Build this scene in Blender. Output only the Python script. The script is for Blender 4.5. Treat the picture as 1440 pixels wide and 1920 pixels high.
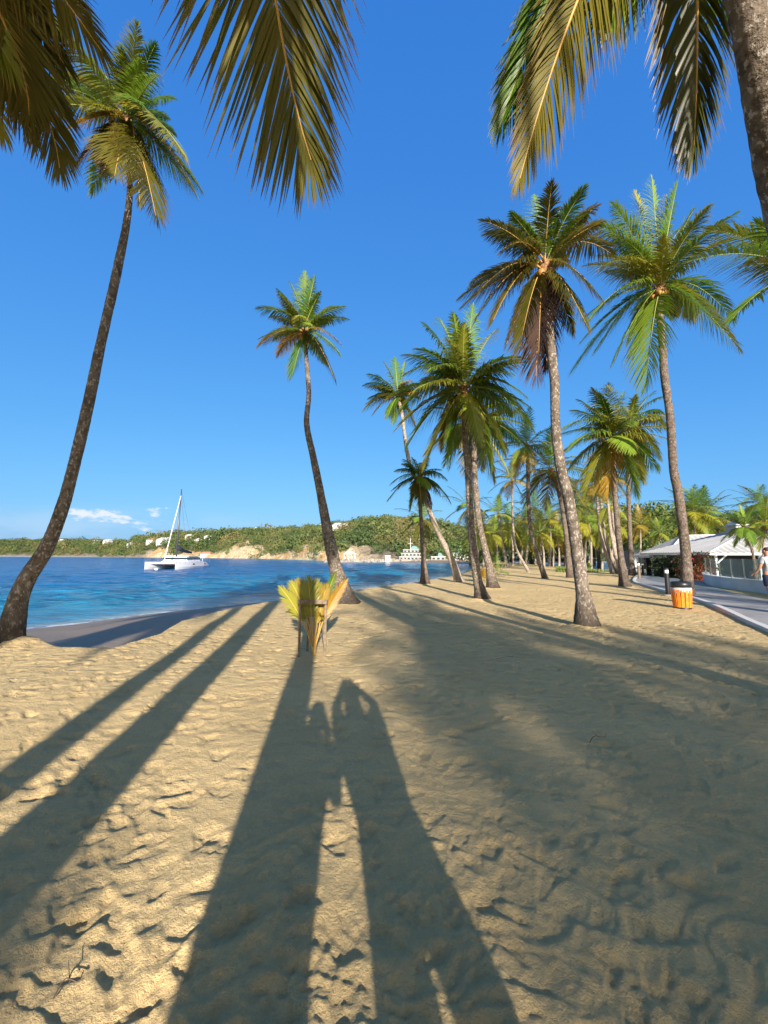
import bpy, math, random
import numpy as np
from mathutils import Vector, Matrix
random.seed(7); RNG = np.random.default_rng(7)
for o in list(bpy.data.objects): bpy.data.objects.remove(o)
SC = bpy.context.scene; COL = SC.collection
R = math.radians
# ------------------------------------------------------------------ camera
FP, CX, CY, CH, PITCH = 721.0, 720.0, 960.0, 1.5, R(6.33)
cam = bpy.data.cameras.new('camera'); camo = bpy.data.objects.new('camera', cam); COL.objects.link(camo)
cam.sensor_fit = 'HORIZONTAL'; cam.sensor_width = 36.0; cam.lens = 36.0*FP/1440.0
cam.clip_start = 0.05; cam.clip_end = 12000
camo.location = (0, 0, CH); camo.rotation_euler = (R(90)+PITCH, 0, 0); SC.camera = camo
# ------------------------------------------------------------------ light
SUN_EL, SUN_AZ = R(18.0), R(9.0)           # sun stands behind the camera, a little to the right
ldir = Vector((-math.sin(SUN_AZ)*math.cos(SUN_EL), math.cos(SUN_AZ)*math.cos(SUN_EL), -math.sin(SUN_EL)))
sl = bpy.data.lights.new('sun', 'SUN'); so = bpy.data.objects.new('sun', sl); COL.objects.link(so)
sl.energy = 5.0; sl.angle = R(0.55); sl.color = (1.0, 0.905, 0.82)
so.rotation_euler = ldir.to_track_quat('-Z', 'Y').to_euler(); so.location = (5, -30, 20)
W = bpy.data.worlds.new('World'); SC.world = W; W.use_nodes = True
def world():
    nt = W.node_tree; N = nt.nodes; L = nt.links
    bg = N['Background']; out = N['World Output']
    sky = N.new('ShaderNodeTexSky'); sky.sky_type = 'NISHITA'; sky.sun_disc = False
    sky.sun_elevation = SUN_EL; sky.sun_rotation = R(180)-SUN_AZ
    sky.air_density = 1.0; sky.dust_density = 1.3; sky.ozone_density = 4.0; sky.altitude = 0
    bg.inputs['Strength'].default_value = 0.078
    # low bank of thin cloud and small puffs near the horizon
    tc = N.new('ShaderNodeTexCoord'); sep = N.new('ShaderNodeSeparateXYZ'); L.new(tc.outputs['Generated'], sep.inputs[0])
    def m(op, a, b=None, c=None):
        n = N.new('ShaderNodeMath'); n.operation = op
        for i, v in enumerate((a, b, c)):
            if v is None: continue
            if isinstance(v, (int, float)): n.inputs[i].default_value = v
            else: L.new(v, n.inputs[i])
        return n.outputs[0]
    def ramp(v, a, b, t0=0.0, t1=1.0):
        n = N.new('ShaderNodeMapRange'); n.interpolation_type = 'SMOOTHSTEP'
        L.new(v, n.inputs[0]); n.inputs[1].default_value = a; n.inputs[2].default_value = b
        n.inputs[3].default_value = t0; n.inputs[4].default_value = t1; return n.outputs[0]
    az = m('ARCTAN2', sep.outputs[0], sep.outputs[1]); el = m('ARCSINE', sep.outputs[2])
    cb = N.new('ShaderNodeCombineXYZ'); L.new(m('MULTIPLY', az, 1.0), cb.inputs[0]); L.new(m('MULTIPLY', el, 2.6), cb.inputs[1])
    n1 = N.new('ShaderNodeTexNoise'); n1.inputs['Scale'].default_value = 16; n1.inputs['Detail'].default_value = 7; n1.inputs['Roughness'].default_value = .62
    L.new(cb.outputs[0], n1.inputs['Vector'])
    n2 = N.new('ShaderNodeTexNoise'); n2.inputs['Scale'].default_value = 5; n2.inputs['Detail'].default_value = 4
    L.new(cb.outputs[0], n2.inputs['Vector'])
    # puffs: azimuth about -37..-29 deg, elevation 4..7 deg
    daz = m('MULTIPLY', m('SUBTRACT', az, R(-34.5)), 1/R(6.0)); de = m('MULTIPLY', m('SUBTRACT', el, R(4.3)), 1/R(1.2))
    rr = m('ADD', m('MULTIPLY', daz, daz), m('MULTIPLY', de, de))
    puff = ramp(m('SUBTRACT', n1.outputs[0], m('MULTIPLY', rr, .075)), .455, .60, 0, .9)
    lo = m('MULTIPLY', ramp(el, R(3.2), R(6.5), 1, 0), ramp(az, R(-30), R(-8), 1, 0))
    bank = m('MULTIPLY', m('MULTIPLY', lo, ramp(n2.outputs[0], .35, .6)), .5)
    mx = N.new('ShaderNodeMix'); mx.data_type = 'RGBA'; mx.inputs[7].default_value = (3.4, 4.7, 6.2, 1)
    L.new(bank, mx.inputs[0])
    # deeper, more even blue on the side of the sky away from the sun
    sc_ = N.new('ShaderNodeSeparateColor'); L.new(sky.outputs[0], sc_.inputs[0]); cc = N.new('ShaderNodeCombineColor')
    for i, (g_, a_) in enumerate(((.93, .62), (.60, 1.56), (.30, 3.75))): L.new(m('MULTIPLY', m('POWER', sc_.outputs[i], g_), a_), cc.inputs[i])
    back = m('MAXIMUM', ramp(sep.outputs[1], .35, -.1), ramp(el, R(62), R(74)))
    ms = N.new('ShaderNodeMix'); ms.data_type = 'RGBA'; L.new(back, ms.inputs[0]); L.new(cc.outputs[0], ms.inputs[6]); L.new(sky.outputs[0], ms.inputs[7])
    L.new(ms.outputs[2], mx.inputs[6])
    mx2 = N.new('ShaderNodeMix'); mx2.data_type = 'RGBA'; mx2.inputs[7].default_value = (5.6, 5.9, 6.4, 1)
    L.new(puff, mx2.inputs[0]); L.new(mx.outputs[2], mx2.inputs[6]); L.new(mx2.outputs[2], bg.inputs['Color'])
world()
vs = SC.view_settings; vs.view_transform = 'Standard'; vs.look = 'None'; vs.gamma = 1; vs.exposure = 1.03
SC.cycles.max_bounces = 6; SC.cycles.transparent_max_bounces = 8
# ------------------------------------------------------------------ pixel -> place helpers
cp, sp = math.cos(PITCH), math.sin(PITCH)
def ray(px, py):
    x = (px-CX)/FP; u = -(py-CY)/FP
    return x, cp-u*sp, u*cp+sp
def at(px, py, Y):
    x, f, u = ray(px, py); t = Y/f
    return np.array((x*t, Y, CH+u*t))
def gnd(px, py, z=0.0):
    x, f, u = ray(px, py); t = (z-CH)/u
    return np.array((x*t, f*t, z))
# ------------------------------------------------------------------ noise
def _h(ix, iy, s):
    h = (ix*374761393 + iy*668265263 + s*1442695041) & 0xffffffff
    h = ((h ^ (h >> 13))*1274126177) & 0xffffffff
    return ((h ^ (h >> 16)) & 0xffff)/65535.0
def pn(x, y, s=0):
    x0 = np.floor(x).astype(np.int64); y0 = np.floor(y).astype(np.int64); fx = x-x0; fy = y-y0
    u = fx*fx*fx*(fx*(fx*6-15)+10); v = fy*fy*fy*(fy*(fy*6-15)+10)
    def g(ix, iy):
        a = _h(ix, iy, s)*6.2831853
        return np.cos(a)*(x-ix)+np.sin(a)*(y-iy)
    a = g(x0, y0); b = g(x0+1, y0); c = g(x0, y0+1); d = g(x0+1, y0+1)
    return (a+(b-a)*u+(c-a)*v+(a-b-c+d)*u*v)*1.5
def sstep(x, a, b):
    t = np.clip((x-a)/(b-a), 0, 1); return t*t*(3-2*t)
# ------------------------------------------------------------------ mesh + object helpers
def mesh(name, V, Fs, mats, mi=None, smooth=True, attrs=None):
    V = np.asarray(V, dtype=np.float32).reshape(-1, 3)
    me = bpy.data.meshes.new(name)
    if isinstance(Fs, np.ndarray): k = Fs.shape[1]; n = len(Fs); lv = Fs.reshape(-1).astype(np.int32); lt = np.full(n, k, np.int32)
    else:
        n = len(Fs); lt = np.array([len(f) for f in Fs], np.int32); lv = np.array([i for f in Fs for i in f], np.int32)
    ls = np.concatenate(([0], np.cumsum(lt)[:-1])).astype(np.int32)
    me.vertices.add(len(V)); me.vertices.foreach_set('co', V.reshape(-1))
    me.loops.add(len(lv)); me.loops.foreach_set('vertex_index', lv)
    me.polygons.add(n); me.polygons.foreach_set('loop_start', ls); me.polygons.foreach_set('loop_total', lt)
    for m_ in (mats if isinstance(mats, (list, tuple)) else [mats]): me.materials.append(m_)
    if mi is not None: me.polygons.foreach_set('material_index', np.asarray(mi, np.int32))
    me.polygons.foreach_set('use_smooth', np.full(n, bool(smooth)))
    for k_, a in (attrs or {}).items():
        at_ = me.attributes.new(k_, 'FLOAT', 'POINT'); at_.data.foreach_set('value', np.asarray(a, np.float32))
    me.update(calc_edges=True); me.validate()
    return me
def link(name, me, parent=None, loc=None, rz=0):
    o = bpy.data.objects.new(name, me); COL.objects.link(o)
    if parent is not None: o.parent = parent
    if loc is not None: o.location = loc
    o.rotation_euler = (0, 0, rz); return o
def tag(o, label, cat, group=None, kind=None):
    if label: o['label'] = label
    if cat: o['category'] = cat
    if group: o['group'] = group
    if kind: o['kind'] = kind
    return o
def thing(name, label, cat, loc=(0, 0, 0), rz=0, group=None):
    o = link(name, None, None, loc, rz); o.empty_display_size = .2
    return tag(o, label, cat, group)
class MB:
    """collects simple shapes, builds one mesh"""
    def __init__(s): s.V = []; s.F = []; s.M = []; s.n = 0
    def add(s, V, F, m=0):
        s.V.append(np.asarray(V, float)); s.F += [tuple(i+s.n for i in f) for f in F]; s.M += [m]*len(F); s.n += len(V); return s
    def box(s, c, d, m=0, rz=0, rx=0, ry=0, taper=1.0):
        c = np.asarray(c, float); d = np.asarray(d, float)/2
        b = min(d)*.12; P = []
        for z in (-1, 1):
            k = taper if z > 0 else 1
            for x, y in ((-1, -1), (1, -1), (1, 1), (-1, 1)): P.append((x*d[0]*k, y*d[1]*k, z*d[2]))
        M_ = np.array(Matrix.Rotation(rz, 3, 'Z') @ Matrix.Rotation(ry, 3, 'Y') @ Matrix.Rotation(rx, 3, 'X'))
        P = np.array(P) @ M_.T + c
        return s.add(P, [(0, 3, 2, 1), (4, 5, 6, 7), (0, 1, 5, 4), (1, 2, 6, 5), (2, 3, 7, 6), (3, 0, 4, 7)], m)
    def tube(s, pts, rad, n=8, m=0, cap=True):
        V, F = tube(pts, rad, n, cap); return s.add(V, F, m)
    def build(s, name, mats, parent=None, loc=None, rz=0, smooth=False, bevel=0):
        o = link(name, mesh(name, np.concatenate(s.V), s.F, mats, s.M, smooth), parent, loc, rz)
        if bevel:
            b = o.modifiers.new('bevel', 'BEVEL'); b.width = bevel; b.segments = 2; b.limit_method = 'ANGLE'
        return o
def frames(P):
    P = np.asarray(P, float); T = np.gradient(P, axis=0); T /= np.linalg.norm(T, axis=1)[:, None]+1e-9
    ref = np.array((0, 1, 0)) if abs(T[0, 2]) > .7 else np.array((0, 0, 1.))
    S = np.cross(T, ref); S /= np.linalg.norm(S, axis=1)[:, None]+1e-9
    return T, S, np.cross(S, T)
def tube(pts, rad, n=8, cap=True):
    P = np.asarray(pts, float); rad = np.broadcast_to(np.asarray(rad, float), (len(P),)); T, S, N = frames(P)
    a = np.arange(n)*2*math.pi/n
    V = (P[:, None]+(S[:, None]*np.cos(a)[None, :, None]+N[:, None]*np.sin(a)[None, :, None])*rad[:, None, None]).reshape(-1, 3)
    F = []
    for i in range(len(P)-1):
        for j in range(n):
            k = (j+1) % n; F.append((i*n+j, i*n+k, i*n+n+k, i*n+n+j))
    if cap: F.append(tuple(range(n))[::-1]); F.append(tuple((len(P)-1)*n+j for j in range(n)))
    return V, F
def lathe(prof, n=20, c=(0, 0, 0)):
    a = np.arange(n)*2*math.pi/n; V = []; F = []
    for r, z in prof:
        for t in a: V.append((c[0]+r*math.cos(t), c[1]+r*math.sin(t), c[2]+z))
    for i in range(len(prof)-1):
        for j in range(n):
            k = (j+1) % n; F.append((i*n+j, i*n+k, i*n+n+k, i*n+n+j))
    F.append(tuple(range(n))[::-1]); F.append(tuple((len(prof)-1)*n+j for j in range(n)))
    return V, F
def spline(P, n):
    P = np.asarray(P, float); m = len(P)
    if m == 2: return P[0]+(P[1]-P[0])*np.linspace(0, 1, n)[:, None]
    E = np.vstack((2*P[0]-P[1], P, 2*P[-1]-P[-2])); out = []
    for t in np.linspace(0, m-1-1e-6, n):
        i = int(t); f = t-i; a, b, c, d = E[i:i+4]
        out.append(.5*((2*b)+(-a+c)*f+(2*a-5*b+4*c-d)*f*f+(-a+3*b-3*c+d)*f**3))
    return np.array(out)
# ------------------------------------------------------------------ materials
def mat(name, col, rough=.7, spec=.4, metal=0):
    m = bpy.data.materials.new(name); m.use_nodes = True; b = m.node_tree.nodes['Principled BSDF']
    b.inputs['Base Color'].default_value = (*col, 1); b.inputs['Roughness'].default_value = rough
    b.inputs['Specular IOR Level'].default_value = spec; b.inputs['Metallic'].default_value = metal
    return m
class G:
    """small node-graph helper"""
    def __init__(s, m): s.m = m; s.nt = m.node_tree; s.N = s.nt.nodes; s.L = s.nt.links; s.b = s.N['Principled BSDF']; s.out = s.N['Material Output']
    def _in(s, sock, v):
        if isinstance(v, (int, float)): sock.default_value = v
        elif isinstance(v, tuple): sock.default_value = (*v, 1) if len(v) == 3 and sock.type == 'RGBA' else v
        else: s.L.new(v, sock)
    def math(s, op, a, b=0.0, clamp=False):
        n = s.N.new('ShaderNodeMath'); n.operation = op; n.use_clamp = clamp; s._in(n.inputs[0], a); s._in(n.inputs[1], b); return n.outputs[0]
    def noise(s, scale, detail=4, rough=.55, vec=None, dist=0, col=False):
        n = s.N.new('ShaderNodeTexNoise'); n.inputs['Scale'].default_value = scale; n.inputs['Detail'].default_value = detail
        n.inputs['Roughness'].default_value = rough; n.inputs['Distortion'].default_value = dist
        if vec is not None: s.L.new(vec, n.inputs['Vector'])
        return n.outputs[1 if col else 0]
    def vor(s, scale, vec=None, out=0):
        n = s.N.new('ShaderNodeTexVoronoi'); n.inputs['Scale'].default_value = scale
        if vec is not None: s.L.new(vec, n.inputs['Vector'])
        return n.outputs[out]
    def coord(s, which='Object'):
        return s.N.new('ShaderNodeTexCoord').outputs[which]
    def mapping(s, vec, scale):
        n = s.N.new('ShaderNodeMapping'); s.L.new(vec, n.inputs[0]); n.inputs['Scale'].default_value = scale; return n.outputs[0]
    def attr(s, name):
        n = s.N.new('ShaderNodeAttribute'); n.attribute_name = name; return n.outputs['Fac']
    def ramp(s, v, a, b, lo=0.0, hi=1.0):
        n = s.N.new('ShaderNodeMapRange'); n.interpolation_type = 'SMOOTHSTEP'; s._in(n.inputs[0], v)
        for i, q in enumerate((a, b, lo, hi)): n.inputs[i+1].default_value = q
        return n.outputs[0]
    def mix(s, f, a, b):
        n = s.N.new('ShaderNodeMix'); n.data_type = 'RGBA'; s._in(n.inputs[0], f); s._in(n.inputs[6], a); s._in(n.inputs[7], b); return n.outputs[2]
    def bump(s, h, strength=.5, dist=.02, normal=None):
        n = s.N.new('ShaderNodeBump'); n.inputs['Strength'].default_value = strength; n.inputs['Distance'].default_value = dist
        s._in(n.inputs['Height'], h)
        if normal is not None: s.L.new(normal, n.inputs['Normal'])
        return n.outputs[0]
    def set(s, **k):
        for a, v in k.items(): s._in(s.b.inputs[a.replace('_', ' ')], v)
def noisy(name, c1, c2, scale=6, rough=.75, bump=.3, bdist=.01, spec=.35, detail=5, contrast=(.35, .65)):
    m = mat(name, c1, rough, spec); g = G(m); v = g.coord(); n = g.noise(scale, detail, .6, v)
    g.set(Base_Color=g.mix(g.ramp(n, *contrast), c1, c2))
    if bump: g.set(Normal=g.bump(g.noise(scale*4, 4, .6, v), bump, bdist))
    return m
def leafmat(name, c1, c2, tip, trans=.38, rough=.40):
    m = mat(name, c1, rough, .35); g = G(m)
    oi = g.N.new('ShaderNodeObjectInfo'); v = g.coord(); n = g.noise(2.3, 3, .6, v)
    f = g.math('ADD', g.math('MULTIPLY', oi.outputs['Random'], .5), g.math('MULTIPLY', n, .7))
    c = g.mix(g.ramp(f, .25, .9), c1, c2)
    c = g.mix(g.ramp(g.math('ADD', g.attr('tipf'), g.math('MULTIPLY', n, .4)), .85, 1.3), c, tip)
    g.set(Base_Color=c)
    tr = g.N.new('ShaderNodeBsdfTranslucent'); g.L.new(c, tr.inputs[0])
    ms = g.N.new('ShaderNodeMixShader'); ms.inputs[0].default_value = trans
    g.L.new(g.b.outputs[0], ms.inputs[1]); g.L.new(tr.outputs[0], ms.inputs[2]); g.L.new(ms.outputs[0], g.out.inputs[0])
    return m
LG = leafmat('leaf_green', (.08, .185, .022), (.22, .32, .03), (.22, .19, .05))
LY = leafmat('leaf_yellow_green', (.20, .25, .025), (.32, .30, .03), (.30, .17, .04), .32)
LO = leafmat('leaf_gold', (.30, .24, .03), (.42, .24, .03), (.28, .12, .03), .32)
LB = leafmat('leaf_bronze', (.085, .095, .014), (.19, .16, .020), (.20, .12, .03), .42)
LD = leafmat('leaf_dry', (.055, .030, .020), (.10, .055, .035), (.08, .05, .035), .15, .8)
RCH = mat('rachis_green', (.26, .30, .07), .5); RCO = mat('rachis_orange', (.55, .33, .08), .5)
LEAVES = {'g': (LG, RCH), 'y': (LY, RCH), 'o': (LO, RCO), 'b': (LB, RCO), 'd': (LD, RCO)}
def trunkmat(name, c1, c2, lichen, amt, base_dark=.6):
    m = mat(name, c1, .85, .25); g = G(m); v = g.coord(); ln = g.attr('len')
    rn = g.math('ADD', g.math('MULTIPLY', ln, 48.0), g.math('MULTIPLY', g.noise(4, 5, .65, v), 13.0))
    ring = g.math('MULTIPLY', g.math('SINE', rn), g.ramp(g.noise(1.7, 4, .6, v), .35, .6, .1, 1))
    n = g.noise(5, 6, .65, v); n2 = g.noise(22, 4, .6, g.mapping(v, (1, 1, .6)))
    c = g.mix(g.ramp(n, .35, .65), c1, c2); c = g.mix(g.math('MULTIPLY', g.ramp(g.noise(14, 6, .75, g.mapping(v, (1, 1, .35))), .5, .62), .6), c, tuple(x*.35 for x in c1))
    c = g.mix(g.ramp(ring, .55, 1.0, 0, .45), c, tuple(x*.45 for x in c1))
    c = g.mix(g.math('MULTIPLY', g.ramp(n2, .55, .61), amt), c, lichen)
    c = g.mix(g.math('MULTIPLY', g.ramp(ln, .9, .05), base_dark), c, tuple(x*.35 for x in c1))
    g.set(Base_Color=c)
    h = g.math('ADD', g.math('MULTIPLY', ring, .35), g.math('ADD', g.math('MULTIPLY', n2, .8), g.noise(60, 3, .6, v)))
    g.set(Normal=g.bump(h, .8, .018)); return m
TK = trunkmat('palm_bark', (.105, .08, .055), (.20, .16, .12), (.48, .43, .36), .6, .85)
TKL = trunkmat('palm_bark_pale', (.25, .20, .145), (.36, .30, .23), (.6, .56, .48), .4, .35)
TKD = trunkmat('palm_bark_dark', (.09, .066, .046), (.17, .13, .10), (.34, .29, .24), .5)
FIB = noisy('crown_fibre', (.16, .08, .04), (.33, .18, .08), 20, .9, .8, .01)
NUT = noisy('coconut_husk', (.30, .22, .05), (.36, .14, .03), 5, .5, .1)
# ------------------------------------------------------------------ setting: sand, sea, hills
SEA = -0.8
crest = np.array([(-60, 4.0), (-20, 5.2), (-9, 6.0), (-6.4, 7.0), (-5.2, 6.35), (-4.3, 6.3), (-4.15, 7.5), (-4.55, 8.9), (-4.45, 10.3), (-3.75, 12.3)]
    + [tuple(gnd(x, y)[:2]) for x, y in ((600, 1117), (660, 1108), (732, 1097.5), (790, 1091), (852, 1080), (884, 1071), (890, 1062))])
water = np.array([(-90, 6.5), (-26, 8.6), (-15, 10.3), tuple(gnd(35, 1180, SEA)[:2]), tuple(gnd(160, 1168, SEA)[:2]), tuple(gnd(275, 1152, SEA)[:2]), tuple(gnd(400, 1139, SEA)[:2])]
    + [tuple(gnd(x, y, SEA)[:2]) for x, y in ((480, 1130.5), (600, 1116), (660, 1107), (732, 1096.5), (790, 1090), (852, 1079), (884, 1070), (892, 1061), (880, 1057.5))])
crest = np.vstack((crest, [(24.0, 92), (26, 108), (16, 119), (4, 124), (-14, 150), (-60, 260)]))
water = np.vstack((water, [(12, 109), (4, 112), (-16, 136), (-64, 250)]))
def pdist(P, X, Y):
    d = np.full(X.shape, 1e9)
    for (ax, ay), (bx, by) in zip(P[:-1], P[1:]):
        dx, dy = bx-ax, by-ay; t = np.clip(((X-ax)*dx+(Y-ay)*dy)/(dx*dx+dy*dy), 0, 1)
        d = np.minimum(d, np.hypot(X-ax-t*dx, Y-ay-t*dy))
    return d
def inside(P, X, Y, close):
    Q = np.vstack((P, close)); c = np.zeros(X.shape, bool)
    for (ax, ay), (bx, by) in zip(Q, np.roll(Q, -1, 0)):
        if ay == by: continue
        k = ((ay > Y) != (by > Y)) & (X < (bx-ax)*(Y-ay)/(by-ay)+ax); c ^= k
    return c
CL = [(-400, 400), (-400, 4)]
WALL_A, WALL_B = (16.6, 20.6), (14.4, 12.0)
def ground_z(X, Y, detail=False):
    """broad shape of the beach (no ripples)"""
    X = np.asarray(X, float); Y = np.asarray(Y, float)
    sea = inside(water, X, Y, CL); low = inside(crest, X, Y, CL)
    dc = pdist(crest, X, Y); dw = pdist(water, X, Y); t = dc/(dc+dw+1e-6)
    scarp = sstep(X, -2.0, -5.0)*sstep(Y, 14, 10)
    prof = (1-scarp)*(1-(1-t)**1.25)+scarp*np.clip(1-(1-t)**1.3*(1-.42*sstep(dc, 0, .7)), 0, 1)
    z = np.where(low, SEA*prof, 0.0)
    z = np.where(sea, SEA-.10*np.minimum(dw, 25), z)
    z = z+np.where(low, 0, .03*np.exp(-dc/2.5))
    # ground falls away to the sunken terrace of the restaurant
    z = z-np.where(low, 0, .95*sstep(X*.95-Y*.12, 14.2, 17.2)*sstep(Y, 8, 16))
    return z
def gz(x, y): return float(ground_z(np.array([x]), np.array([y]))[0])
def sand():
    th = np.concatenate((np.radians(np.linspace(-62, 62, 760)), np.radians(np.linspace(62, 298, 90)[1:-1]))); na = len(th)
    r = [.25]
    while r[-1] < 330: r.append(r[-1]*(1.0075 if 1.2 < r[-1] < 26 else 1.02))
    r = np.array(r); nr = len(r)
    RR, TT = np.meshgrid(r, th, indexing='ij'); X = RR*np.sin(TT); Y = RR*np.cos(TT)
    Z = ground_z(X, Y)
    low = inside(crest, X, Y, CL); dc = pdist(crest, X, Y); dw = pdist(water, X, Y); sea = inside(water, X, Y, CL)
    dry = np.where(low, np.exp(-dc/.5)*.9, 1.0)
    cell = RR*.013+.01
    def oct(wl): return np.clip(1.6-cell/wl*3.0, 0, 1)
    h = .040*pn(X/3.1, Y/2.6, 1)+.012*pn(X/1.3, Y/1.1, 2)
    wx = X+.10*pn(X*2.1, Y*2.1, 3); wy = Y+.13*pn(X*1.7, Y*1.9, 4)
    near = sstep(RR, 60, 12)
    # trampled, wind-softened hollows with sharp creases lying across the sun
    a = pn(wx/.36, wy/.21, 5); b = pn(wx/.19+7, wy/.12, 6); c = pn(wx/.7, wy/.35, 11)
    am = .22+.68*sstep(RR, 1.5, 8)
    h = h+am*(.018*(np.abs(a)**1.1-.3)*oct(.3)+.009*(np.abs(b)**1.1-.3)*oct(.14)-.016*np.clip(c-.15, 0, 1)*oct(.6))
    # low steps whose steep side faces away from the sun
    for sc, sd, hh in ((.30, 12, .016), (.17, 13, .0125), (.10, 17, .0065)):
        q = pn(wx/(sc*2.6)+3, wy/sc+5, sd)*2.2+wy/sc*.9+pn(wx/(sc*1.1), wy/(sc*.8), sd+20)*.8; q = q-np.floor(q)
        mk = sstep(pn(X/(sc*2.2), Y/(sc*1.5), sd+5), -.45, .10); h = h+(.45+.55*am)*hh*mk*(q*sstep(q, 1.0, .84))*oct(sc*.7)
    h = h+.0035*pn(X/.085, Y/.06, 7)*oct(.08)+.0018*pn(X/.035, Y/.03, 8)*oct(.04)
    # footprints
    rs = np.random.default_rng(3); dth = th[1]-th[0]
    for k in range(5200):
        rr = 1.2+16*rs.random()**1.25; tt = rs.uniform(-1.05, 1.05); cx, cy = rr*math.sin(tt), rr*math.cos(tt)
        L_ = rs.uniform(.05, .13); w_ = rs.uniform(.03, .06); an = rs.uniform(-1.3, 1.3)+(0 if rs.random() < .6 else 1.57); dp = rs.uniform(.004, .015)*(.4+.6*min(1, rr/6))
        i0, i1 = np.searchsorted(r, (rr-.4, rr+.4)); j0 = int((tt-.4/rr-th[0])/dth); j1 = int((tt+.4/rr-th[0])/dth)+1
        j0 = max(j0, 0); j1 = min(j1, 760)
        if j1 <= j0: continue
        x = X[i0:i1, j0:j1]-cx; y = Y[i0:i1, j0:j1]-cy
        u = x*math.sin(an)+y*math.cos(an); v = x*math.cos(an)-y*math.sin(an)
        w2 = w_*(1+.25*np.sin(u/L_*2.2)); q = np.sqrt((u/L_)**2+(v/w2)**2)
        h[i0:i1, j0:j1] += dp*(-sstep(q, 1.15, .72)+.16*np.exp(-((q-1.3)/.3)**2))
    for fx, fy, fr in ((14, 1213, .5), (646, 1132, .42), (1101, 1178, .42), (1288, 1116, .4), (905, 1125, .4), (925, 1104, .4), (797, 1096, .4), (1172, 1101, .4)):
        q_ = gnd(fx, fy); h = h+.11*np.exp(-((X-q_[0])**2+(Y-q_[1])**2)/(fr*fr))*(1+.4*pn(X*3, Y*3, 71))
    calm = .78+.22*sstep(pn(X/2.7, Y/2.2, 21), -.35, .25)
    Z = Z+h*near*dry*calm*np.where(sea, 0, 1)
    Z += np.where(low & ~sea, .012*pn(X/1.9, Y/.9, 9), 0)
    V = np.stack((X, Y, Z), -1).reshape(-1, 3); V = np.vstack((V, [(0, 0, 0)])); ctr = nr*na
    i, j = np.meshgrid(np.arange(nr-1), np.arange(na), indexing='ij'); k = (j+1) % na
    F = np.stack((i*na+j, i*na+k, (i+1)*na+k, (i+1)*na+j), -1).reshape(-1, 4)
    F = F[:, ::-1]
    wet = np.where(low, np.clip(1-np.exp(-dc/.45), 0, 1), 0)*sstep(Z, -.02, -.3); wet = np.append(wet.reshape(-1), 0)
    m = mat('beach_sand', (.5, .4, .25), .9, .25); g = G(m); v = g.coord()
    f1 = g.noise(900, 3, .7, v); f2 = g.noise(55, 5, .7, v); f3 = g.noise(1.3, 4, .6, v); sp_ = g.vor(38, v)
    c = g.mix(g.ramp(f3, .3, .7), (.72, .51, .235), (.82, .60, .285))
    c = g.mix(g.math('MULTIPLY', g.ramp(f2, .35, .7), .35), c, (.50, .355, .15))
    c = g.mix(g.math('MULTIPLY', g.ramp(f1, .42, .62), .32), c, (.86, .70, .35))
    c = g.mix(g.math('MULTIPLY', g.ramp(sp_, .06, .03), g.ramp(g.noise(7, 2, .5, v), .5, .62)), c, (.10, .075, .05))
    c = g.mix(g.attr('wet'), c, (.24, .19, .14))
    g.set(Base_Color=c, Roughness=g.ramp(g.attr('wet'), .3, 1, .92, .62))
    hb = g.math('ADD', g.math('MULTIPLY', g.noise(130, 5, .8, v), .8), g.math('ADD', g.math('MULTIPLY', g.noise(62, 4, .7, v), 1.2), g.math('ADD', g.math('MULTIPLY', g.noise(21, 3, .6, v), 1.1), g.math('MULTIPLY', f1, .06))))
    hb = g.math('MULTIPLY', hb, g.ramp(g.attr('wet'), .1, .8, 1, .12))
    wv = g.N.new('ShaderNodeMapping'); g.L.new(v, wv.inputs[0]); wv.inputs['Scale'].default_value = (1, 1.45, 1)
    pits = g.math('ADD', g.ramp(g.vor(3.6, wv.outputs[0]), .05, .42), g.math('MULTIPLY', g.noise(6.5, 4, .6, wv.outputs[0], 1.0), 1.6))
    pits = g.math('MULTIPLY', pits, g.ramp(g.attr('wet'), .1, .8, 1, .1))
    n0 = g.bump(g.math('MULTIPLY', pits, g.attr('far')), .9, .07)
    g.set(Normal=g.bump(hb, .85, .019, n0))
    o = link('beach', mesh('beach', V, F, m, attrs={'wet': wet, 'far': np.append((.12+.88*sstep(RR, 2.5, 9)).reshape(-1), 0)})); tag(o, None, None, kind='structure')
sand()
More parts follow.
